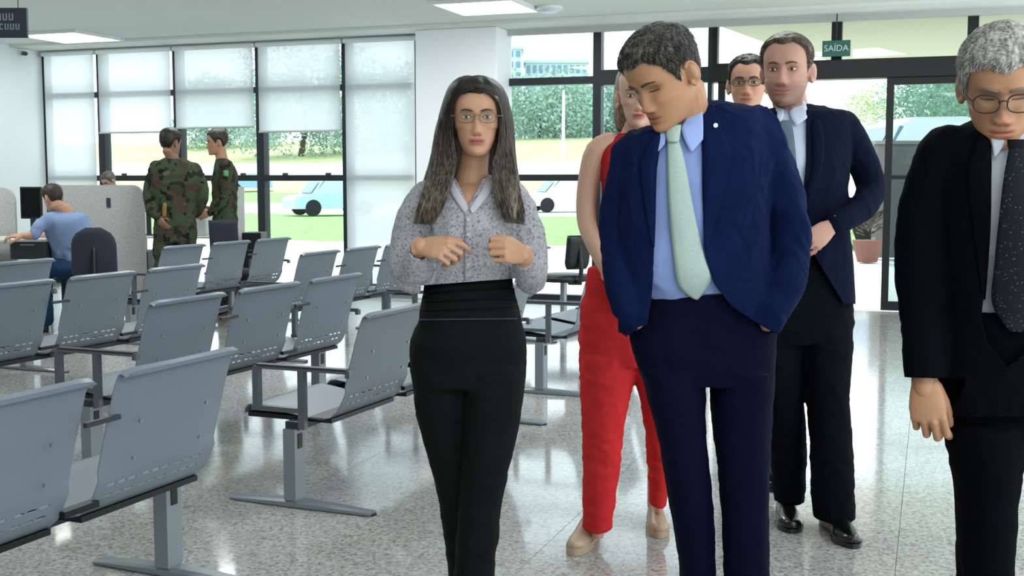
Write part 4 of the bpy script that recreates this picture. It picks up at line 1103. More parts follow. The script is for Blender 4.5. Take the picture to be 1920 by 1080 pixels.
def blouse_mesh():
    torso = W.loft([(846, 330, 932, 330, .055, .02), (818, 344, 958, 344, .080, .02), (790, 362, 978, 362, .100, .018), (786, 400, 976, 400, .112, .010), (790, 440, 968, 440, .114, .006), (794, 490, 962, 485, .100, .008), (793, 545, 964, 535, .096, .01), (796, 560, 960, 550, .09, .01)], n=2.25)
    me = remesh([torso, W.tube(SL, 3), W.tube(SL2, 3), W.tube(SR, 3), W.tube(SR2, 3)], .0055, 4)
    displace(me, wrinkle(.004, 11, 11, 8, 2)); displace(me, wrinkle(.0016, 34, 34, 26, 5))
    a, b_, c, d = (846, 318), (878, 384), (880, 384), (914, 318)
    s1, s2 = side(W, a, b_), side(W, c, d)
    sg = [seg_plane(W, a, b_), seg_plane(W, c, d), seg_plane(W, (780, 536), (980, 521))]
    ref = W.q(880, 350, -.08); i1, i2 = s1(ref) > 0, s2(ref) > 0
    cutl = W.q(797, 467, -.175); 
    def keep(ct):
        u, v = pix(W, ct)
        if ct.y < -.01 and v < 386 and (s1(ct) > 0) == i1 and (s2(ct) > 0) == i2 and 840 < u < 925: return False
        if v < 334 and 846 < u < 930: return False
        if v > interp([(780, 536), (980, 521)], u) and 788 < u < 968: return False
        if (ct-W.q(788, 466, -.185)).length < .030 or (ct-W.q(982, 484, -.195)).length < .028: return False
        return True
    me = cut(me, sg, keep, .002); o = W.part('blouse', me, blouse); W.addbvh(me); return o
bo = blouse_mesh()
cuffm = mat('blouse cuff', 'b5b3ba', .75)
blk = mat('black knit trousers', '07090a', .8, spec=.15, bump=.15, bscale=300)
hips = [(794, 533, 962, 517, .088, .01), (792, 560, 966, 552, .094, .01), (782, 600, 978, 596, .105, .01), (770, 640, 987, 640, .118, .015), (769, 680, 987, 680, .120, .02), (772, 720, 984, 720, .118, .02)]
lL = [(690, 772, 885, .105, .03), (740, 774, 882, .098, .03), (800, 786, 880, .085, .04), (860, 804, 886, .078, .05), (930, 820, 888, .07, .06), (1000, 832, 892, .066, .08), (1080, 840, 892, .062, .10), (1150, 842, 892, .06, .12), (1196, 842, 893, .06, .13)]
lR = [(690, 866, 987, .108, 0), (740, 866, 983, .10, -.01), (800, 868, 972, .09, -.02), (860, 866, 960, .084, -.03), (930, 862, 944, .078, -.03), (1000, 856, 936, .074, -.03), (1080, 850, 927, .072, -.02), (1150, 850, 925, .07, 0), (1208, 848, 924, .07, .0)]
tw_ = trousers(W, hips, [lL, lR], blk, wr=.003, seed=4)
# waistband pleats
for i, (v0, v1) in enumerate(((523, 541), (542, 560), (561, 578), (579, 597))):
    k = i*2.5; dl = 10-i*2
    W.strip('waistband_fold', [(794-k, v0+dl+2), (794-k-1, v1+dl)], [(962+k*1.5, v0-4+i*1.5), (963+k*1.5, v1-6+i*2)], blk, off=.003, th=.002, rows=5, cols=24, parent=tw_, trees=W.bvh[-1:], sm=0)
W.strip('waist_seam', [(786, 598), (786, 601)], [(972, 596), (972, 599)], mat('dark grey seam', '2c3034', .8), off=.005, th=.001, rows=2, cols=24, parent=tw_, trees=W.bvh[-1:], sm=0)
# collar and cord
W.strip('collar', [(846, 326), (858, 352), (874, 380), (878, 392)], [(834, 330), (844, 362), (864, 392), (872, 400)], cuffm, off=.006, th=.002, cols=3, parent=bo)
W.strip('collar', [(914, 326), (904, 352), (886, 380), (880, 392)], [(930, 330), (922, 360), (896, 392), (886, 402)], cuffm, off=.006, th=.002, cols=3, parent=bo)
W.strip('placket', [(871, 400), (870, 460), (870, 528)], [(886, 400), (885, 460), (885, 526)], blouse, off=.004, th=.003, cols=3, parent=bo)
for v in (412, 440, 468, 496): 
    h, d = W.hit(878, v); b = MB(); b.tube([h-d*.006, h-d*.010], .005, 10, cap=False); b.build('button', cuffm, bo)
shm = mat('black shoe leather', '0a0a0b', .25, coat=.3)
for (u, v, dy) in ((868, 1196, .13), (886, 1208, 0)):
    q = W.q(u, v, dy); q.z = 0; q += Vector((0, .05, 0)); W.shoe(q, (0, -1, 0), .24, .042, shm, heelh=.05)
    W.body.append(tube_geo([Vector((q.x, q.y-.03, .06)), Vector((q.x, q.y-.03, .20))], .035, 12))
W.body.append(tube_geo([W.q(880, 540, .01), W.q(880, 620, .01)], .07, 20))
W.finish_body()
# hair
hw = hair_mat('long brown hair', '3a3229', '857a69', 1.18, 1.56, '1c1814')
def long_hair():
    base = W.loft([(876, 146, 903, 146, .03, -.012), (860, 152, 922, 152, .066, -.008), (848, 165, 936, 165, .098, -.002), (838, 190, 948, 190, .108, .016), (828, 225, 955, 225, .100, .038), (819, 262, 959, 262, .085, .058), (812, 300, 962, 300, .066, .07), (800, 340, 968, 340, .05, .078), (790, 380, 972, 380, .035, .088), (800, 420, 965, 420, .02, .1)], n=2.1, sub=3, grow=.006)
    ff = W.Hi
    def geo_keep(c):
        l = ff @ c; return not (l.y < -.03 and l.z < .066-.9*max(0, abs(l.x)-.012) and abs(l.x) < .062 and l.z > -.2)
    me = remesh([base], .0055, 2); displace(me, wrinkle(.003, 26, 26, 3, 1)); me = cut(me, None, geo_keep, .004, 1)
    ho = W.part('hair', me, hw)
    rng = random.Random(11); b = MB()
    # guides: outer/inner pixel curves per side with depth
    guides = {
     -1: ([(884, 147, -.07), (856, 157, -.05), (839, 190, -.01), (828, 230, .0), (818, 275, -.02), (808, 320, -.06), (794, 360, -.09), (780, 400, -.105), (773, 436, -.115)],
          [(889, 167, -.112), (868, 173, -.112), (850, 190, -.098), (846, 225, -.078), (848, 265, -.065), (853, 300, -.08), (848, 340, -.105), (828, 390, -.125), (800, 446, -.125)]),
     1: ([(888, 147, -.07), (916, 155, -.05), (938, 185, -.01), (950, 230, .0), (959, 275, -.02), (966, 320, -.06), (974, 360, -.08), (984, 400, -.09), (984, 438, -.10)],
         [(892, 167, -.112), (912, 173, -.112), (931, 190, -.098), (939, 225, -.078), (937, 265, -.065), (926, 305, -.085), (926, 345, -.11), (934, 392, -.125), (958, 436, -.13)])}
    for sd, (O_, I_) in guides.items():
        for k in range(900):
            t = rng.random(); lay = rng.random(); e = rng.uniform(-1, 1); end = rng.uniform(.74, 1.0); pts = []
            ph = rng.uniform(0, 6.28); am = rng.uniform(1, 4)
            for i in range(len(O_)):
                o_, q_ = O_[i], I_[i]; u = o_[0]*(1-t)+q_[0]*t; v = o_[1]*(1-t)+q_[1]*t; dy = o_[2]*(1-t)+q_[2]*t
                dy += lay*.035*(1 if 0 < i else 0)*(1 if i < 6 else .5)-.006; u += am*math.sin(ph+i*.9)*(.3 if i < 2 else 1)*.8+e*1.2; pts.append((u, v+rng.uniform(-1, 1), dy))
            pts = catmull(pts, 2); nn = max(4, int(len(pts)*end)); pts = [W.q(*p) for p in pts[:nn]]
            r = rng.uniform(.0011, .0021); b.tube(pts, [r*.7]+[r]*(len(pts)-3)+[r*.6, r*.15], 3, cap=False)
    o = b.build('hair_strands', hw, ho, smooth=True); o['kind'] = 'stuff'
    # inner masses of the front locks
    g = [W.tube([(838, 250, -.0, .018), (834, 300, -.035, .030), (822, 345, -.075, .036), (808, 385, -.098, .028), (794, 415, -.108, .012)], 3, flat=.45, up=(0, 1, 0)),
         W.tube([(944, 250, -.0, .018), (946, 300, -.035, .030), (950, 345, -.075, .035), (956, 385, -.098, .026), (964, 410, -.108, .011)], 3, flat=.45, up=(0, 1, 0))]
    me = remesh(g, .005, 2); displace(me, wrinkle(.003, 40, 40, 4, 8)); W.part('hair_lock', me, hw, ho)
long_hair()
W.glasses(mat('thin spectacle rim', '6d6152', .3, metal=.6), M['lens'], z=.0, w_=.024, h=.0165, r=.0011, y=-.100)
# bracelet / cord on the right chest


# ------------------------------------------------------------------ suits
def jacket(p, rows, sleeves, m, L, R, hem, cuffs, ymid=0, vneck=None, wr=.004, seed=0, n=2.35, vox=.0065, fz=6, hands=True):
    g = [p.loft(rows, n=n)]
    for sl in sleeves: g.append(p.tube(sl, 3, seg=18))
    me = remesh(g, vox, 5); displace(me, wrinkle(wr, 8, 8, fz, seed)); displace(me, wrinkle(wr*.4, 24, 24, 20, seed+7))
    segs = []
    for poly in (L, R):
        for a, b_ in zip(poly, poly[1:]): segs.append(seg_plane(p, a, b_))
    for a, b_ in zip(hem, hem[1:]): segs.append(seg_plane(p, a, b_))
    lt = [(v, u) for u, v in L]; rt = [(v, u) for u, v in R]
    planes = [(p.q(c[0], c[1], c[2]), (p.q(*c[:3])-p.q(*c0[:3])).normalized()) for c0, c in cuffs]
    for c, nn in planes: segs.append((c, nn))
    armv = [[(p.q(*a[:3]), a[3]) for a in catmull(sl, 2)] for sl in sleeves]
    def onarm(ct):
        return any((ct-a).length < r*1.35 for arm in armv for a, r in arm)
    def keep(ct):
        u, v = pix(p, ct)
        if v < min(L[0][1], R[0][1])-2 and L[0][0]-4 < u < R[0][0]+4: return False
        if ct.y < ymid and v > L[0][1]-40 and interp(lt, v) < u < interp(rt, v) and not (v > L[-3][1]-60 and ct.y < -.0 and onarm(ct) and abs(u-interp(lt, v)) < 45): return False
        if v > interp(hem, u) and not onarm(ct): return False
        for c, nn in planes:
            if (ct-c).length < .085 and (ct-c).dot(nn) > 0: return False
        return True
    me = cut(me, segs, keep, .004); o = p.part('jacket', me, m); p.addbvh(me); p.jbvh = p.bvh[-1]
    for sl in sleeves: p.body.append(p.tube([(x[0], x[1], x[2], x[3]*.6) for x in sl], 2))
    p.body.append(p.loft([(r[0]+(r[2]-r[0])*.08, r[1]+6, r[2]-(r[2]-r[0])*.08, r[3]+6, r[4]*.62, r[5]) for r in rows[:-3]], sub=1, n=n, seg=28))
    return o
def shirt(p, rows, m, n=2.3, seed=0, shrink=.012):
    me = remesh([p.loft(rows, n=n, grow=-shrink)], .007, 3); displace(me, wrinkle(.003, 9, 9, 12, seed)); o = p.part('shirt', me, m); p.addbvh(me); p.sbvh = p.bvh[-1]; return o
def cloth(name, c, **kw):
    k = dict(rough=.9, spec=.08, bump=.2, bscale=500, vary=.08, vscale=20); k.update(kw); return mat(name, c, **k)

# --- man in the blue suit
B = Person(1300, 3.14, 'man in bright blue suit and pale green tie, hands in pockets, head bent')
B.head(1245, 143, -.06, yaw=.95, pitch=.50, roll=-.08, size=1.02, tone='ab7f5e', wide=1.02, jaw=.6, blush=.05, closed=True, brow='3a332c')
B.neck((1296, 262, .02), .060, .068, hl=(0, .035, -.07))
Brows = [(1222, 236, 1328, 190, .060, .03), (1185, 250, 1400, 196, .085, .03), (1168, 266, 1436, 210, .105, .025), (1164, 295, 1446, 255, .120, .02), (1162, 345, 1444, 335, .128, .01), (1160, 430, 1438, 420, .125, .0), (1160, 510, 1440, 500, .13, 0), (1160, 575, 1448, 562, .14, 0), (1162, 640, 1446, 632, .142, 0)]
bluesh = mat('light blue shirt', '8296c8', .7, spec=.3)
bs = shirt(B, [(1228, 232, 1322, 188, .066, .03)]+[(r[0]+10, r[1], r[2]-10, r[3], r[4], r[5]) for r in Brows[1:7]]+[(1200, 560, 1425, 552, .115, .01)], bluesh, seed=2)
blue = cloth('blue suit cloth', '0b183c'); 
bsl = [[(1190, 286, .03, .060), (1170, 360, .045, .058), (1162, 440, .04, .055), (1168, 520, -.02, .052), (1184, 575, -.055, .048), (1200, 606, -.03, .040)],
       [(1412, 246, .02, .070), (1448, 320, .035, .064), (1473, 400, .04, .060), (1480, 455, .03, .058), (1474, 520, -.02, .053), (1452, 580, -.07, .047), (1440, 606, -.085, .040)]]
bj = jacket(B, Brows, bsl, blue, [(1240, 236), (1231, 300), (1228, 400), (1225, 470), (1223, 545), (1214, 600), (1200, 650)], [(1320, 186), (1319, 300), (1320, 400), (1322, 470), (1338, 530), (1372, 575), (1430, 612), (1480, 640)],
       [(1100, 616), (1160, 624), (1222, 606), (1260, 590), (1330, 560), (1440, 614), (1600, 606)], [], ymid=.03, wr=.0075, seed=3)
navyt = cloth('navy trouser cloth', '060b22')
B.bvh, keepb = [], list(B.bvh)
bt = trousers(B, [(1212, 546, 1428, 540, .108, .01), (1194, 585, 1440, 580, .117, .01), (1180, 622, 1455, 612, .125, .01), (1187, 660, 1453, 655, .125, .01), (1198, 695, 1452, 695, .12, .01), (1206, 715, 1451, 715, .115, .01)],
    [[(690, 1200, 1326, .115, .0), (740, 1212, 1322, .105, -.01), (813, 1233, 1324, .092, -.03), (870, 1243, 1328, .088, -.04), (924, 1252, 1334, .085, -.04), (980, 1262, 1338, .08, -.03), (1035, 1271, 1340, .078, .0), (1100, 1276, 1341, .075, .03), (1180, 1280, 1343, .074, .06), (1238, 1278, 1352, .078, .07)],
     [(690, 1326, 1452, .115, .0), (740, 1332, 1449, .105, .0), (813, 1338, 1444, .095, -.02), (870, 1346, 1442, .09, -.04), (924, 1351, 1441, .088, -.05), (980, 1355, 1441, .085, -.06), (1035, 1357, 1441, .082, -.05), (1120, 1359, 1440, .078, -.02), (1200, 1358, 1440, .076, 0), (1252, 1356, 1442, .08, 0)]], navyt, wr=.0028, seed=9, vox=.0055)
B.bvh = keepb+B.bvh; tb = B.bvh[-1]
b = MB()
B.strip('belt', [(1216, 541), (1214, 556)], [(1426, 536), (1427, 551)], mat('black belt leather', '08080a', .35), off=.004, th=.003, rows=3, cols=30, parent=bt, trees=[tb], sm=0)
B.strip('buckle', [(1284, 543), (1284, 556)], [(1310, 542), (1310, 555)], M['steel2'], off=.010, th=.003, rows=2, cols=4, parent=bt, trees=[tb], sm=0)
tie = ramp_mat('pale green tie', [(.3, '9cb0a8'), (.7, 'a3b6ae')], scale=260, rough=.55, kind='CELL')
stree = [B.sbvh]
to_ = B.strip('tie', [(1252, 262), (1251, 300), (1254, 400), (1262, 480), (1271, 536), (1301, 560)], [(1272, 262), (1284, 300), (1303, 400), (1321, 480), (1334, 526), (1307, 563)], tie, off=.014, th=.004, rows=5, cols=6, curve=.005, trees=stree)
B.strip('tie_knot', [(1249, 238), (1248, 250), (1253, 268)], [(1277, 234), (1276, 248), (1272, 267)], tie, off=.020, th=.008, rows=3, cols=5, curve=.008, parent=to_, trees=stree)
B.strip('collar', [(1276, 240), (1282, 262), (1296, 288)], [(1312, 178), (1319, 215), (1319, 262)], mat('shirt collar', '92a8dc', .65), off=.018, th=.003, rows=4, cols=6, parent=bs, trees=stree)
B.strip('collar', [(1232, 242), (1229, 262), (1231, 288)], [(1250, 240), (1250, 252), (1247, 270)], mat('shirt collar', '92a8dc', .65), off=.018, th=.003, rows=4, cols=4, parent=bs, trees=stree)
for v in (330, 390, 450, 505):
    pass
jt = [B.jbvh]
B.strip('lapel', [(1236, 238), (1206, 290), (1200, 318), (1208, 380), (1223, 462)], [(1243, 238), (1234, 300), (1231, 330), (1229, 400), (1226, 466)], blue, off=.005, th=.004, rows=5, cols=5, parent=bj, trees=jt+stree)
B.strip('lapel', [(1316, 186), (1316, 300), (1316, 340), (1318, 400), (1321, 466)], [(1334, 186), (1366, 270), (1372, 300), (1352, 380), (1324, 470)], blue, off=.005, th=.004, rows=5, cols=6, parent=bj, trees=jt+stree)
h, d = B.hit(1342, 235, jt)
if h is not None:
    b = MB(); b.tube([h-d*.010, h-d*.014], .006, 12, cap=False); b.build('lapel_pin', mat('silver pin', 'd5dbe6', .2, metal=.7), bj)
b = MB(); b.tube([B.q(1450, 566, -.13), B.q(1456, 582, -.13)], .006, 8); 
for (u, v, dy) in ((1315, 1238, .07), (1398, 1250, 0)):
    q = B.q(u, v, dy); q.z = 0; q += Vector((0, .07, 0)); B.shoe(q, (-.05, -1, 0), .29, .05, shm, heelh=.03); B.body.append(tube_geo([Vector((q.x, q.y-.03, .05)), Vector((q.x, q.y-.03, .2))], .04, 12))
B.finish_body()
B.short_hair(hair_mat('dark greying hair', '1c1b19', '5a5853'), front=.066, temple=.03, thick=.010, strands=4200, length=.024, seed=4, part_x=.03, top=1.2, wave=.006, nape=-.05)

# --- smiling bearded man in navy
N = Person(1490, 4.3, 'smiling bearded man in dark navy suit walking behind the man in blue')
N.head(1475, 133, -.03, yaw=.40, pitch=.03, smile=1.0, size=1.06, tone='b28775', wide=1.04, jaw=.8, beard='6f5044', blush=.08, brow='4a382c', vox=.003)
N.neck((1485, 215, .02), .062, .066, hl=(0, .03, -.07))
Nrows = [(1450, 202, 1522, 196, .058, .03), (1412, 212, 1562, 203, .085, .03), (1384, 226, 1590, 214, .108, .02), (1376, 270, 1596, 258, .12, .02), (1382, 340, 1590, 330, .125, .0), (1388, 400, 1588, 400, .12, 0), (1384, 480, 1596, 480, .125, 0), (1380, 540, 1600, 540, .13, 0), (1378, 600, 1602, 598, .13, 0)]
wsh = mat('white shirt', 'b9c3d6', .7)
ns = shirt(N, [(1454, 200, 1518, 196, .062, .03)]+Nrows[1:6], wsh, seed=5)
navy = cloth('dark navy suit cloth', '081022', vary=.12)
nsl = [[(1582, 238, .02, .060), (1606, 280, .02, .056), (1626, 325, .02, .054), (1634, 355, .0, .052), (1620, 384, -.06, .050), (1592, 408, -.12, .045), (1566, 420, -.155, .040)],
       [(1394, 244, .02, .060), (1374, 310, .02, .056), (1368, 360, .0, .053), (1400, 396, -.08, .049), (1444, 412, -.13, .044), (1474, 420, -.155, .038)]]
nj = jacket(N, Nrows, nsl, navy, [(1456, 200), (1464, 300), (1476, 390), (1490, 440), (1484, 474), (1456, 530), (1430, 590)], [(1512, 192), (1512, 300), (1504, 390), (1491, 440), (1524, 474), (1552, 520), (1580, 566), (1590, 600)],
       [(1340, 574), (1600, 570), (1700, 570)], [], ymid=.02, wr=.004, seed=11)
tn = len(N.bvh)
ntr = cloth('black navy trouser cloth', '05080f')
nt_ = trousers(N, [(1398, 450, 1582, 450, .10, .01), (1388, 500, 1590, 500, .11, .01), (1383, 560, 1598, 560, .118, .01), (1388, 610, 1600, 610, .12, .01), (1396, 640, 1598, 640, .115, .01)],
    [[(620, 1492, 1600, .105, 0), (674, 1502, 1595, .095, -.01), (758, 1514, 1591, .082, -.03), (841, 1519, 1598, .078, -.03), (900, 1521, 1600, .076, -.02), (955, 1524, 1602, .078, .0), (972, 1528, 1602, .078, .0)],
     [(620, 1390, 1500, .105, 0), (702, 1406, 1499, .09, .02), (786, 1430, 1508, .078, .07), (850, 1444, 1511, .074, .12), (910, 1449, 1509, .072, .16), (938, 1452, 1506, .072, .18)]], ntr, wr=.0045, seed=15, fz=8)
N.strip('tie', [(1462, 226), (1461, 260), (1464, 330), (1474, 400), (1482, 430)], [(1484, 224), (1490, 260), (1496, 330), (1498, 400), (1492, 432)], cloth('slate tie', '5c6a78'), off=.012, th=.004, rows=4, cols=5, curve=.004, trees=[N.sbvh])
N.strip('collar', [(1452, 196), (1456, 215), (1458, 232)], [(1470, 206), (1470, 218), (1466, 226)], wsh, off=.014, th=.003, cols=3, parent=ns, trees=[N.sbvh])
N.strip('collar', [(1478, 208), (1482, 222), (1492, 238)], [(1508, 184), (1514, 200), (1514, 222)], wsh, off=.014, th=.003, cols=4, parent=ns, trees=[N.sbvh])
N.strip('lapel', [(1510, 192), (1510, 300), (1503, 390), (1491, 436)], [(1528, 196), (1548, 270), (1532, 350), (1495, 440)], navy, off=.005, th=.004, cols=5, parent=nj, trees=[N.jbvh])
N.strip('lapel', [(1440, 204), (1428, 270), (1444, 350), (1486, 440)], [(1458, 200), (1466, 300), (1478, 390), (1491, 438)], navy, off=.005, th=.004, cols=5, parent=nj, trees=[N.jbvh])
N.hand((1557, 426, -.17), (-.78, -.30, -.55), (.15, -.9, .2), -1, size=1.0, curls=[(.35, .5, .3), (.45, .6, .3), (.5, .6, .3), (.55, .6, .3)], thumb=(.12, .2), fore=.03)
N.hand((1474, 420, -.165), (.8, -.1, -.5), (.1, -.8, .2), 1, size=1.0, curls=[(.5, .6, .3)]*4, thumb=(.5, .4), fore=.04)
for (u, v, dy, f) in ((1564, 986, 0, (.06, -1, 0)), (1480, 950, .18, (-.12, -1, 0))):
    q = N.q(u, v, dy); q.z = 0; q += Vector((0, .10, 0)); N.shoe(q, f, .30, .052, shm, heelh=.03); N.body.append(tube_geo([Vector((q.x, q.y-.03, .05)), Vector((q.x, q.y-.03, .25))], .032, 12))
N.finish_body()
N.short_hair(hair_mat('short brown hair', '33281e', '584634'), front=.082, temple=.045, thick=.010, strands=2200, length=.014, seed=6, recede=.014, top=.8, wave=.002)

# --- woman in red
R_ = Person(1190, 4.15, 'woman in sleeveless red top and trousers behind the man in bright blue')
R_.head(1198, 181, -.03, yaw=.1, pitch=.05, size=.93, tone='c9a08a', fem=True, wide=1.0, lips='a84a4e', blush=.05, brow='5a4634', vox=.003)
R_.neck((1188, 262, .02), .046, .052)
red = cloth('red cloth', 'c42f31', vary=.05); red2 = cloth('deep red top', 'b02a2e', vary=.05)
rt = [(1160, 250, 1218, 250, .05, .02), (1136, 262, 1244, 262, .07, .02), (1124, 285, 1258, 285, .095, .015), (1128, 340, 1252, 340, .115, .0), (1130, 400, 1250, 400, .098, .0), (1126, 460, 1252, 460, .095, 0), (1112, 510, 1262, 510, .105, 0), (1108, 530, 1264, 530, .105, 0)]
R_.body.append(R_.loft(rt, grow=-.012)); me = remesh([R_.loft(rt)], .007, 3); displace(me, wrinkle(.003, 9, 9, 7, 21))
R_.part('sleeveless_top', me, red2); R_.addbvh(me)
ra = [(1120, 284, .01, .044), (1106, 330, .02, .040), (1099, 380, .02, .036), (1101, 420, .0, .034), (1114, 458, -.06, .030), (1134, 500, -.12, .025), (1146, 520, -.14, .023)]
R_.fine.append(R_.tube([(1146, 272, .01, .046)]+ra, 3, seg=18)); R_.hand((1146, 520, -.14), (.6, -.3, -.6), (-.3, -.8, .3), 1, size=.86, fore=.02)
R_.fine.append(R_.tube([(1236, 272, .01, .046), (1262, 284, .01, .044), (1276, 330, .02, .040), (1282, 380, .02, .036), (1276, 420, .0, .034), (1256, 458, -.06, .030), (1226, 500, -.12, .025)], 3, seg=18)); R_.hand((1226, 500, -.12), (-.6, -.3, -.6), (.3, -.8, .3), -1, size=.86, fore=.02)
rtr = trousers(R_, [(1104, 500, 1262, 500, .098, .01), (1096, 540, 1268, 540, .108, .01), (1087, 590, 1276, 590, .118, .01), (1085, 640, 1278, 640, .12, .01), (1086, 680, 1274, 680, .115, .01)],
    [[(665, 1086, 1194, .108, 0), (730, 1088, 1184, .095, -.02), (790, 1091, 1171, .085, -.04), (850, 1093, 1165, .08, -.05), (920, 1093, 1156, .078, -.05), (990, 1093, 1146, .078, -.02)],
     [(665, 1176, 1276, .108, 0), (730, 1194, 1268, .095, .02), (800, 1209, 1264, .08, .06), (870, 1214, 1258, .074, .12), (944, 1217, 1250, .07, .18)]], red, wr=.005, seed=31, fz=12)
bg_ = mat('beige shoe leather', 'b39a82', .4)
for (u, v, dy, f, L) in ((1112, 1004, -.0, (-.36, -1, 0), .235), (1233, 962, .2, (-.03, -1, 0), .22)):
    q = R_.q(u, v, dy); q.z = 0; q += Vector((0, .09, 0)); R_.shoe(q, f, L, .04, bg_, heelh=.045); R_.body.append(tube_geo([Vector((q.x, q.y-.03, .07)), Vector((q.x, q.y-.03, .28))], .034, 12))
R_.finish_body()
def bob(p, m, c, rows, keepz=.06):
    me = remesh([p.loft(rows, n=2.1)], .006, 2); displace(me, wrinkle(.003, 30, 30, 4, 3)); Hi = p.Hi
    me = cut(me, None, lambda ct: not ((Hi @ ct).y < -.02 and (Hi @ ct).z < keepz-.6*abs((Hi @ ct).x) and abs((Hi @ ct).x) < .060), .004, 1); return p.part('hair', me, m)
bob(R_, hair_mat('brown bob hair', '4a3a2a', '9a835f'), None, [(1185, 120, 1212, 120, .03, .0), (1166, 130, 1232, 130, .07, .01), (1157, 150, 1242, 150, .09, .02), (1153, 185, 1246, 185, .09, .03), (1154, 220, 1244, 220, .075, .04), (1158, 245, 1238, 245, .05, .05)])

# --- man with glasses, half hidden
Q = Person(1402, 5.1, 'dark-haired man with spectacles half hidden behind the two suited men')
Q.head(1402, 158, 0, yaw=.25, pitch=.0, size=1.0, tone='b98c72', wide=1.02, jaw=.4, brow='2a221c', vox=.0032)
Q.neck((1402, 232, .03), .056, .06)
dk = cloth('charcoal suit cloth', '15171c')
qr = [(1375, 222, 1430, 222, .06, .03), (1335, 236, 1470, 236, .10, .02), (1322, 262, 1482, 262, .12, .02), (1326, 330, 1478, 330, .12, 0), (1330, 420, 1474, 420, .12, 0), (1328, 530, 1478, 530, .125, 0)]
qs = shirt(Q, [(r[0]+8, r[1], r[2]-8, r[3], r[4], r[5]) for r in qr], wsh)
jacket(Q, qr, [[(1336, 270, .02, .055), (1322, 350, .03, .05), (1326, 430, .0, .048), (1336, 505, -.04, .042)], [(1470, 270, .02, .055), (1484, 350, .03, .05), (1480, 430, .0, .048), (1468, 505, -.04, .042)]], dk, [(1388, 224), (1392, 300), (1402, 380), (1390, 540)], [(1418, 224), (1414, 300), (1403, 380), (1416, 540)], [(1200, 520), (1600, 520)], [], ymid=.02)
Q.strip('tie', [(1396, 240), (1395, 300), (1400, 370)], [(1408, 240), (1410, 300), (1405, 370)], dk, off=.01, trees=[Q.sbvh], cols=3)
Q.hand((1336, 508, -.04), (0, -.2, -1), (-.7, -.7, 0), 1, size=.98, fore=.03); Q.hand((1468, 508, -.04), (0, -.2, -1), (.7, -.7, 0), -1, size=.98, fore=.03)
trousers(Q, [(1335, 470, 1470, 470, .10, .01), (1330, 520, 1476, 520, .118, .01), (1334, 570, 1472, 570, .115, .01)], [[(555, 1334, 1404, .10, 0), (700, 1344, 1400, .08, 0), (880, 1352, 1396, .07, .03)], [(555, 1402, 1472, .10, 0), (700, 1404, 1462, .08, 0), (880, 1408, 1452, .07, .03)]], dk, seed=41)
for u in (1373, 1430):
    q = Q.q(u, 900, 0); q.z = 0; q += Vector((0, .05, 0)); Q.shoe(q, (0, -1, 0), .29, .05, shm, heelh=.03); Q.body.append(tube_geo([Vector((q.x, q.y-.03, .05)), Vector((q.x, q.y-.03, .25))], .04, 12))
Q.finish_body()
Q.short_hair(hair_mat('black short hair', '14120f', '2f2a25'), front=.074, temple=.03, thick=.009, strands=1500, length=.014, seed=9)
Q.glasses(M['blackp'], M['lens'], z=.0, w_=.025, h=.016, r=.0016)

# --- grey-haired man at the right edge
O = Person(1905, 2.65, 'grey-haired man in black suit, spectacles and dotted tie at the right edge')
O.head(1880, 160, -.05, yaw=.36, pitch=.42, size=1.03, tone='a67b5d', wide=1.02, jaw=.5, blush=.08, brow='6b6259', closed=True)
O.neck((1902, 262, .03), .062, .068, hl=(0, .035, -.07))
Or = [(1850, 214, 1958, 214, .06, .03), (1804, 234, 2006, 234, .09, .03), (1766, 255, 2046, 255, .115, .02), (1752, 300, 2058, 300, .13, .02), (1756, 380, 2054, 380, .135, 0), (1764, 470, 2046, 470, .13, 0), (1764, 560, 2046, 560, .135, 0), (1760, 640, 2050, 640, .14, 0), (1758, 720, 2052, 720, .14, 0), (1760, 800, 2050, 800, .14, 0)]
gsh = mat('pale grey shirt', 'a8adb6', .7)
os_ = shirt(O, [(1854, 212, 1954, 212, .064, .03)]+Or[1:6]+[(1780, 590, 2030, 590, .112, .01)], gsh, seed=51)
black = cloth('black suit cloth', '040509', vary=.05, spec=.06)
osl = [[(1780, 290, .02, .068), (1752, 350, .03, .066), (1735, 430, .035, .064), (1731, 520, .02, .060), (1732, 600, .0, .054), (1733, 665, -.03, .048), (1733, 706, -.045, .044), (1733, 730, -.05, .042)]]
osl.append([(3808-x, y, d, r) for x, y, d, r in osl[0]])
oj = jacket(O, Or, osl, black, [(1851, 212), (1857, 300), (1856, 400), (1849, 500), (1839, 600), (1850, 640), (1888, 690)], [(1958, 212), (1952, 300), (1953, 400), (1960, 500), (1968, 600), (1950, 640), (1888, 690)],
       [(1500, 782), (1760, 782), (2100, 782)], [((1733, 680, -.04), (1733, 708, -.045)), ((2075, 680, -.04), (2075, 708, -.045))], ymid=.02, wr=.005, seed=55)
O.strip('tie', [(1892, 278), (1886, 305), (1880, 340), (1870, 420), (1862, 500), (1858, 570), (1893, 622)], [(1922, 278), (1930, 305), (1936, 340), (1948, 420), (1955, 500), (1956, 572), (1916, 624)], None or ramp_mat('dotted tie', [(.0, '6f747e'), (.16, '4a4e58'), (.2, '13161c'), (1, '13161c')], scale=130, kind='DIST', rough=.75, spec=.12), off=.034, th=.004, rows=5, cols=7, curve=.006, trees=[O.sbvh])
tk = mat('dark tie knot', '0f1218', .8, spec=.1)
O.strip('tie_knot', [(1888, 262), (1889, 270), (1893, 286)], [(1926, 262), (1925, 270), (1920, 286)], tk, off=.024, th=.008, rows=3, cols=5, curve=.008, trees=[O.sbvh])
O.strip('collar', [(1853, 215), (1856, 250), (1864, 300)], [(1872, 240), (1884, 262), (1880, 276)], gsh, off=.016, th=.003, cols=4, parent=os_, trees=[O.sbvh])
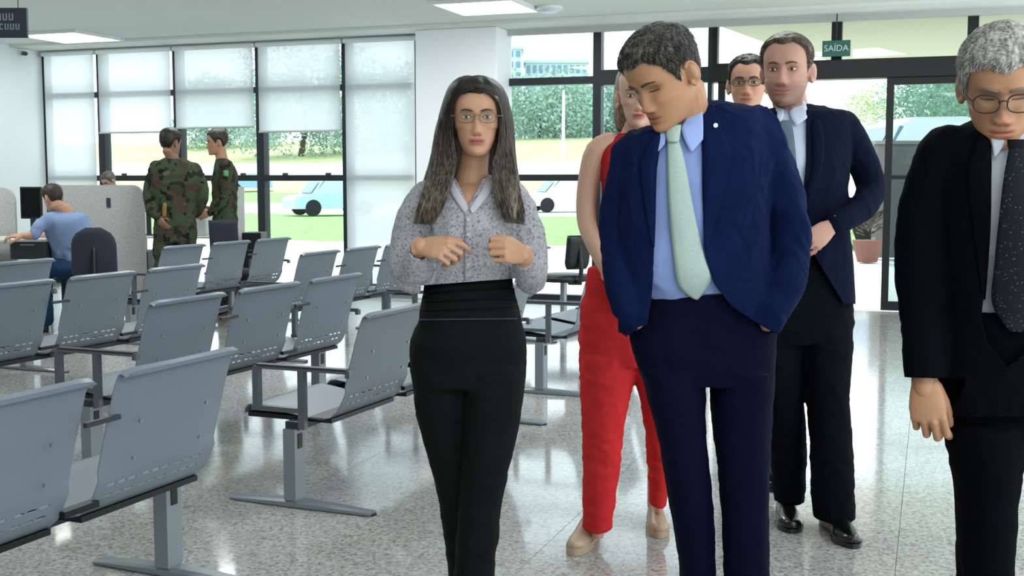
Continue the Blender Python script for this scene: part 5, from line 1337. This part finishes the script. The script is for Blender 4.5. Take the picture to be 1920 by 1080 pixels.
O.strip('collar', [(1944, 238), (1930, 262), (1934, 276)], [(1962, 215), (1958, 250), (1952, 300)], gsh, off=.016, th=.003, cols=4, parent=os_, trees=[O.sbvh])
O.strip('lapel', [(1848, 216), (1822, 290), (1812, 330), (1824, 430), (1843, 560)], [(1854, 214), (1859, 300), (1859, 340), (1857, 430), (1846, 566)], black, off=.005, th=.004, rows=5, cols=5, parent=oj, trees=[O.jbvh, O.sbvh])
trousers(O, [(1788, 580, 2022, 580, .112, .005), (1784, 606, 2026, 606, .118, .005), (1776, 680, 2034, 680, .12, .01), (1769, 750, 2040, 750, .125, .01), (1772, 800, 2040, 800, .12, .01)],
    [[(790, 1768, 1914, .12, -.0), (850, 1784, 1909, .108, -.02), (900, 1793, 1905, .10, -.03), (950, 1799, 1900, .094, -.04), (1000, 1801, 1896, .09, -.05), (1080, 1801, 1893, .088, -.05), (1180, 1804, 1890, .085, -.02), (1300, 1806, 1886, .082, .02), (1408, 1802, 1888, .086, .03)],
     [(790, 1900, 2042, .12, .02), (850, 1928, 2038, .108, .04), (950, 1936, 2034, .094, .07), (1080, 1940, 2026, .088, .12), (1300, 1944, 2018, .082, .2), (1390, 1944, 2018, .086, .22)]], black, wr=.003, seed=61)
O.hand((1733, 712, -.045), (.06, -.25, -1), (-.45, -.9, .1), 1, size=1.0, curls=[(.55, .9, .5), (.7, 1.0, .6), (.8, 1.1, .6), (.9, 1.1, .6)], thumb=(.35, .35), fore=.05)
O.hand((2075, 712, -.045), (-.06, -.25, -1), (.45, -.9, .1), -1, size=1.0, curls=[(.6, .9, .5)]*4, thumb=(.35, .35), fore=.05)
for (u, dy) in ((1846, .03), (1980, .22)):
    q = O.q(u, 1400, dy); q.z = 0; q += Vector((0, .08, 0)); O.shoe(q, (0, -1, 0), .30, .052, shm, heelh=.03); O.body.append(tube_geo([Vector((q.x, q.y-.03, .05)), Vector((q.x, q.y-.04, .25))], .042, 12))
O.finish_body()
O.short_hair(hair_mat('silver grey hair', '6f6d6a', 'b9b6b0'), front=.058, temple=.03, thick=.010, strands=4200, length=.026, seed=14, part_x=.02, top=1.2, recede=.02)
O.glasses(mat('dark spectacle rim', '1e1814', .35), M['lens'], z=-.002, w_=.0255, h=.0195, r=.0017, y=-.106)

# ------------------------------------------------------------------ people at the back
def camo_mat():
    m = bpy.data.materials.new('camouflage cloth'); m.use_nodes = True; nt = m.node_tree; b = nt.nodes['Principled BSDF']
    t = nt.nodes.new('ShaderNodeTexCoord'); last = None
    for i, (sc, th, c) in enumerate(((0, 0, '3c4834'), (9, .54, '463c32'), (12, .57, '262c22'), (16, .62, '171916'), (11, .68, '525c42'))):
        if last is None: last = nt.nodes.new('ShaderNodeRGB'); last.outputs[0].default_value = lin(c); out = last.outputs[0]; continue
        n = nt.nodes.new('ShaderNodeTexNoise'); n.inputs['Scale'].default_value = sc; n.inputs['Detail'].default_value = 1.5; n.noise_dimensions = '4D'; n.inputs['W'].default_value = i*3.7
        nt.links.new(t.outputs['Object'], n.inputs['Vector']); g = nt.nodes.new('ShaderNodeMath'); g.operation = 'GREATER_THAN'; g.inputs[1].default_value = th; nt.links.new(n.outputs['Fac'], g.inputs[0])
        x = nt.nodes.new('ShaderNodeMix'); x.data_type = 'RGBA'; nt.links.new(g.outputs[0], x.inputs[0]); nt.links.new(out, x.inputs[6]); x.inputs[7].default_value = lin(c); out = x.outputs[2]
    nt.links.new(out, b.inputs['Base Color']); b.inputs['Roughness'].default_value = .9; b.inputs['Specular IOR Level'].default_value = .15
    return m
camo = camo_mat(); bootm = mat('black boots', '0c0c0d', .5)
# tall soldier, back to the viewer
S1 = Person(325, 11.0, 'tall soldier in camouflage uniform seen from behind, standing at the far windows')
S1.head(320, 268, 0, yaw=math.pi+.5, pitch=.15, size=1.06, tone='8e6a56', vox=.006, noface=True)
S1.neck((326, 302, .02), .052, .06)
r1 = [(305, 297, 346, 297, .06, .0), (290, 305, 362, 305, .10, 0), (282, 318, 376, 318, .13, 0), (284, 345, 375, 345, .14, 0), (290, 375, 368, 375, .13, 0), (293, 398, 364, 398, .125, 0), (290, 425, 368, 425, .135, 0)]
a1 = [(294, 314, .0, .065), (285, 340, .02, .062), (281, 368, .0, .060), (284, 392, -.05, .055), (296, 404, -.12, .045)]
a2 = [(362, 316, .0, .066), (374, 338, .02, .062), (379, 362, .0, .060), (374, 386, .05, .055), (366, 400, .1, .045)]
me = remesh([S1.loft(r1), S1.tube(a1), S1.tube(a2)], .012, 3); displace(me, wrinkle(.012, 6, 6, 6, 3)); S1.part('field_jacket', me, camo)
S1.body += [S1.loft(r1, grow=-.03), S1.tube(a1, grow=-.02), S1.tube(a2, grow=-.02)]
S1.hand((296, 405, -.12), (.5, -.2, -.8), (-.5, -.8, 0), 1, fore=.03); S1.hand((366, 401, .1), (-.5, .2, -.8), (.5, .8, 0), -1, fore=.03)
trousers(S1, [(293, 405, 364, 405, .125, 0), (289, 430, 368, 430, .135, 0), (288, 455, 368, 455, .13, 0)], [[(445, 287, 328, .12, 0), (500, 290, 324, .10, 0), (560, 293, 318, .085, 0), (592, 295, 316, .08, 0)], [(445, 328, 368, .12, 0), (500, 330, 362, .10, 0), (560, 334, 358, .085, 0), (592, 336, 356, .08, 0)]], camo, wr=.01, vox=.012, seed=71)
for u in (305, 346):
    q = S1.q(u, 600, 0); q.z = 0; S1.shoe(q+Vector((0, -.05, 0)), (0, 1, 0), .29, .05, bootm, name='boot'); S1.body.append(tube_geo([Vector((q.x, q.y, .05)), Vector((q.x, q.y, .25))], .045, 10))
b = MB(); b.tube([S1.q(309, 384, -.16), S1.q(308, 404, -.15)], .02, 8); b.build('pouch', mat('tan pouch', '8a6a34', .8), S1.root, smooth=True)
S1.finish_body(); S1.short_hair(hair_mat('cropped black hair', '14130f', '2c2922'), front=.075, temple=.035, thick=.012, strands=0, seed=19, nape=-.055)
# second soldier, in profile
S2 = Person(420, 11.6, 'shorter soldier in camouflage uniform standing in profile, green patch on shoulder')
S2.head(407, 267, 0, yaw=1.25, pitch=.12, size=1.0, tone='b08468', vox=.006)
S2.neck((416, 300, .02), .055, .062)
r2 = [(406, 298, 428, 298, .07, 0), (402, 308, 436, 308, .13, 0), (399, 325, 443, 325, .17, 0), (399, 355, 444, 355, .18, 0), (402, 385, 442, 385, .17, 0), (401, 412, 444, 412, .17, 0), (402, 436, 442, 436, .17, 0)]
a3 = [(424, 312, -.17, .07), (423, 340, -.20, .062), (419, 368, -.20, .058), (408, 388, -.22, .05), (396, 398, -.22, .04)]
a4 = [(418, 312, .17, .07), (416, 345, .20, .062), (410, 375, .20, .055), (398, 392, .18, .04)]
me = remesh([S2.loft(r2), S2.tube(a3), S2.tube(a4)], .012, 3); displace(me, wrinkle(.012, 6, 6, 6, 5)); S2.part('field_jacket', me, camo); S2.addbvh(me)
S2.body += [S2.loft(r2, grow=-.03), S2.tube(a3, grow=-.02), S2.tube(a4, grow=-.02)]
S2.hand((396, 398, -.22), (-.9, -.1, -.3), (0, -1, 0), -1, fore=.03); S2.hand((398, 392, .18), (-.9, .1, -.3), (0, 1, 0), 1, fore=.03)
S2.strip('flag_patch', [(418, 319), (418, 331)], [(429, 319), (429, 331)], mat('green patch', '5aa06a', .8), off=.006, th=.003, cols=3, sm=0, trees=S2.bvh)
trousers(S2, [(402, 410, 443, 410, .17, 0), (401, 440, 444, 440, .17, 0)], [[(430, 402, 440, .08, -.09), (500, 406, 436, .07, -.09), (586, 410, 430, .07, -.09)], [(430, 404, 444, .08, .09), (500, 408, 440, .07, .09), (580, 412, 434, .07, .09)]], camo, wr=.01, vox=.012, seed=75)
for dy in (-.09, .09):
    q = S2.q(424, 590, dy); q.z = 0; S2.shoe(q, (-1, 0, 0), .29, .05, bootm, name='boot'); S2.body.append(tube_geo([Vector((q.x, q.y, .05)), Vector((q.x, q.y, .25))], .045, 10))
S2.finish_body(); S2.short_hair(hair_mat('short dark hair', '1a1814', '39342b'), front=.072, temple=.03, thick=.013, strands=0, seed=22)
b = MB(); c = S2.q(381, 402, -.25); b.box(c, (.05, .02, .10)); b.build('phone', M['blackp'], None) if 0 else None
# seated man in light blue, back three-quarter
T = Person(165, 10.2, 'seated man in a light blue polo shirt working at the desk on the left')
T.head(99, 371, -.05, yaw=2.2, pitch=.3, size=.93, tone='b58a6e', vox=.006, noface=True)
T.neck((122, 396, .0), .055, .065)
tr_ = [(108, 392, 136, 396, .07, 0), (92, 398, 158, 402, .12, 0), (84, 410, 166, 414, .16, 0), (88, 435, 170, 435, .17, .02), (96, 465, 172, 465, .16, .05), (104, 500, 176, 500, .16, .08)]
ta = [(92, 412, -.12, .065), (72, 428, -.14, .058), (66, 438, -.16, .055)]
tb_ = [(148, 412, .14, .065), (120, 430, .22, .058), (105, 442, .26, .055)]
me = remesh([T.loft(tr_), T.tube(ta), T.tube(tb_)], .012, 3); displace(me, wrinkle(.01, 6, 6, 6, 7)); T.part('polo_shirt', me, cloth('light blue polo', '7f93b5', vary=.05))
T.body.append(T.loft(tr_, grow=-.02)); T.body.append(T.tube(tb_, grow=-.02))
T.fine.append(T.tube([(80, 420, -.13, .045), (66, 438, -.16, .042), (54, 442, -.18, .036), (42, 442, -.19, .028)])); T.hand((44, 442, -.19), (-1, -.1, 0), (0, -.3, 1), 1, fore=.03)
T.fine.append(T.tube([(110, 440, .25, .042), (84, 444, .28, .034), (62, 444, .28, .026)])); T.hand((62, 444, .28), (-1, .1, 0), (0, .3, 1), -1, fore=.03)
jean = cloth('blue jeans', '243a56'); g = []
for dy in (-.06, .14):
    g.append(T.tube([(158, 512, .1, .11), (130, 506, dy, .095), (90, 503, dy, .075), (84, 530, dy, .065), (88, 600, dy, .055)], 3)); T.body.append(T.tube([(150, 512, .1, .08), (130, 506, dy, .07), (90, 503, dy, .05), (84, 530, dy, .045), (88, 602, dy, .04)], 2))
    q = T.q(88, 615, dy); q.z = 0; T.shoe(q, (-1, -.1, 0), .28, .05, bootm)
me = remesh(g, .012, 3); displace(me, wrinkle(.008, 6, 6, 6, 9)); T.part('jeans', me, jean)
T.finish_body(); T.short_hair(hair_mat('dark short hair', '1c1714', '463c33'), front=.075, temple=.03, thick=.012, strands=0, seed=24)
# head above the partition
V = Person(205, 12.3, 'person behind the wide grey partition of whom only the top of the head shows')
V.head(204, 340, 0, yaw=.5, pitch=.5, size=.78, tone='b39384', vox=.006)
V.neck((206, 372, .03), .05, .06)
vr = [(192, 370, 220, 370, .07, .02), (180, 380, 232, 380, .12, .02), (174, 400, 238, 400, .14, .02), (176, 440, 236, 440, .14, .02), (176, 490, 236, 490, .14, .02)]
va = [(178, 390, 0, .06), (172, 425, 0, .05), (180, 450, -.1, .045)]; vb = [(234, 390, 0, .06), (240, 425, 0, .05), (232, 450, -.1, .045)]
me = remesh([V.loft(vr), V.tube(va), V.tube(vb)], .012, 3); V.part('sweater', me, cloth('grey sweater', '6c6a70')); V.body.append(V.loft(vr, grow=-.02))
V.hand((180, 450, -.1), (.5, -.5, -.3), (-.5, -.5, .5), 1, fore=.05); V.hand((232, 450, -.1), (-.5, -.5, -.3), (.5, -.5, .5), -1, fore=.05)
g = [V.tube([(195, 490, .0, .10), (192, 495, -.35, .08), (192, 560, -.38, .06)], 2), V.tube([(217, 490, .0, .10), (220, 495, -.35, .08), (220, 560, -.38, .06)], 2)]
me = remesh(g, .014, 2); V.part('trousers', me, cloth('dark trousers', '22242a')); V.body.append(V.tube([(206, 480, 0, .1), (206, 500, 0, .08)], 1))
for u in (192, 220):
    q = V.q(u, 560, -.38); z = q.z; q.z = 0; V.shoe(q, (0, -1, 0), .26, .045, bootm); V.body.append(tube_geo([Vector((q.x, q.y, .03)), Vector((q.x, q.y, z+.1))], .035, 8))
b = MB(); b.box(V.q(206, 500, .02)-Vector((0, 0, .13)), (.42, .42, .05)); 
V.finish_body(); V.short_hair(hair_mat('short grey brown hair', '3a332f', '6e6462'), front=.07, temple=.03, thick=.012, strands=0, seed=27)
q = V.o; r = empty('stool', (q.x, q.y+.05, 0)); tag(r, 'plain stool hidden behind the wide grey partition', 'stool')
zt_ = V.q(206, 500, .02).z-.10
b = MB(); b.tube([(0, 0, zt_-.04), (0, 0, zt_)], .18, 20, cap=False); b.build('seat', M['darkp'], r)
b = MB(); b.tube([(0, 0, .03), (0, 0, zt_-.03)], .03, 8); b.build('column', M['steel2'], r)
b = MB(); b.tube([(0, 0, 0), (0, 0, .03)], .2, 20, cap=False); b.build('base', M['steel2'], r)
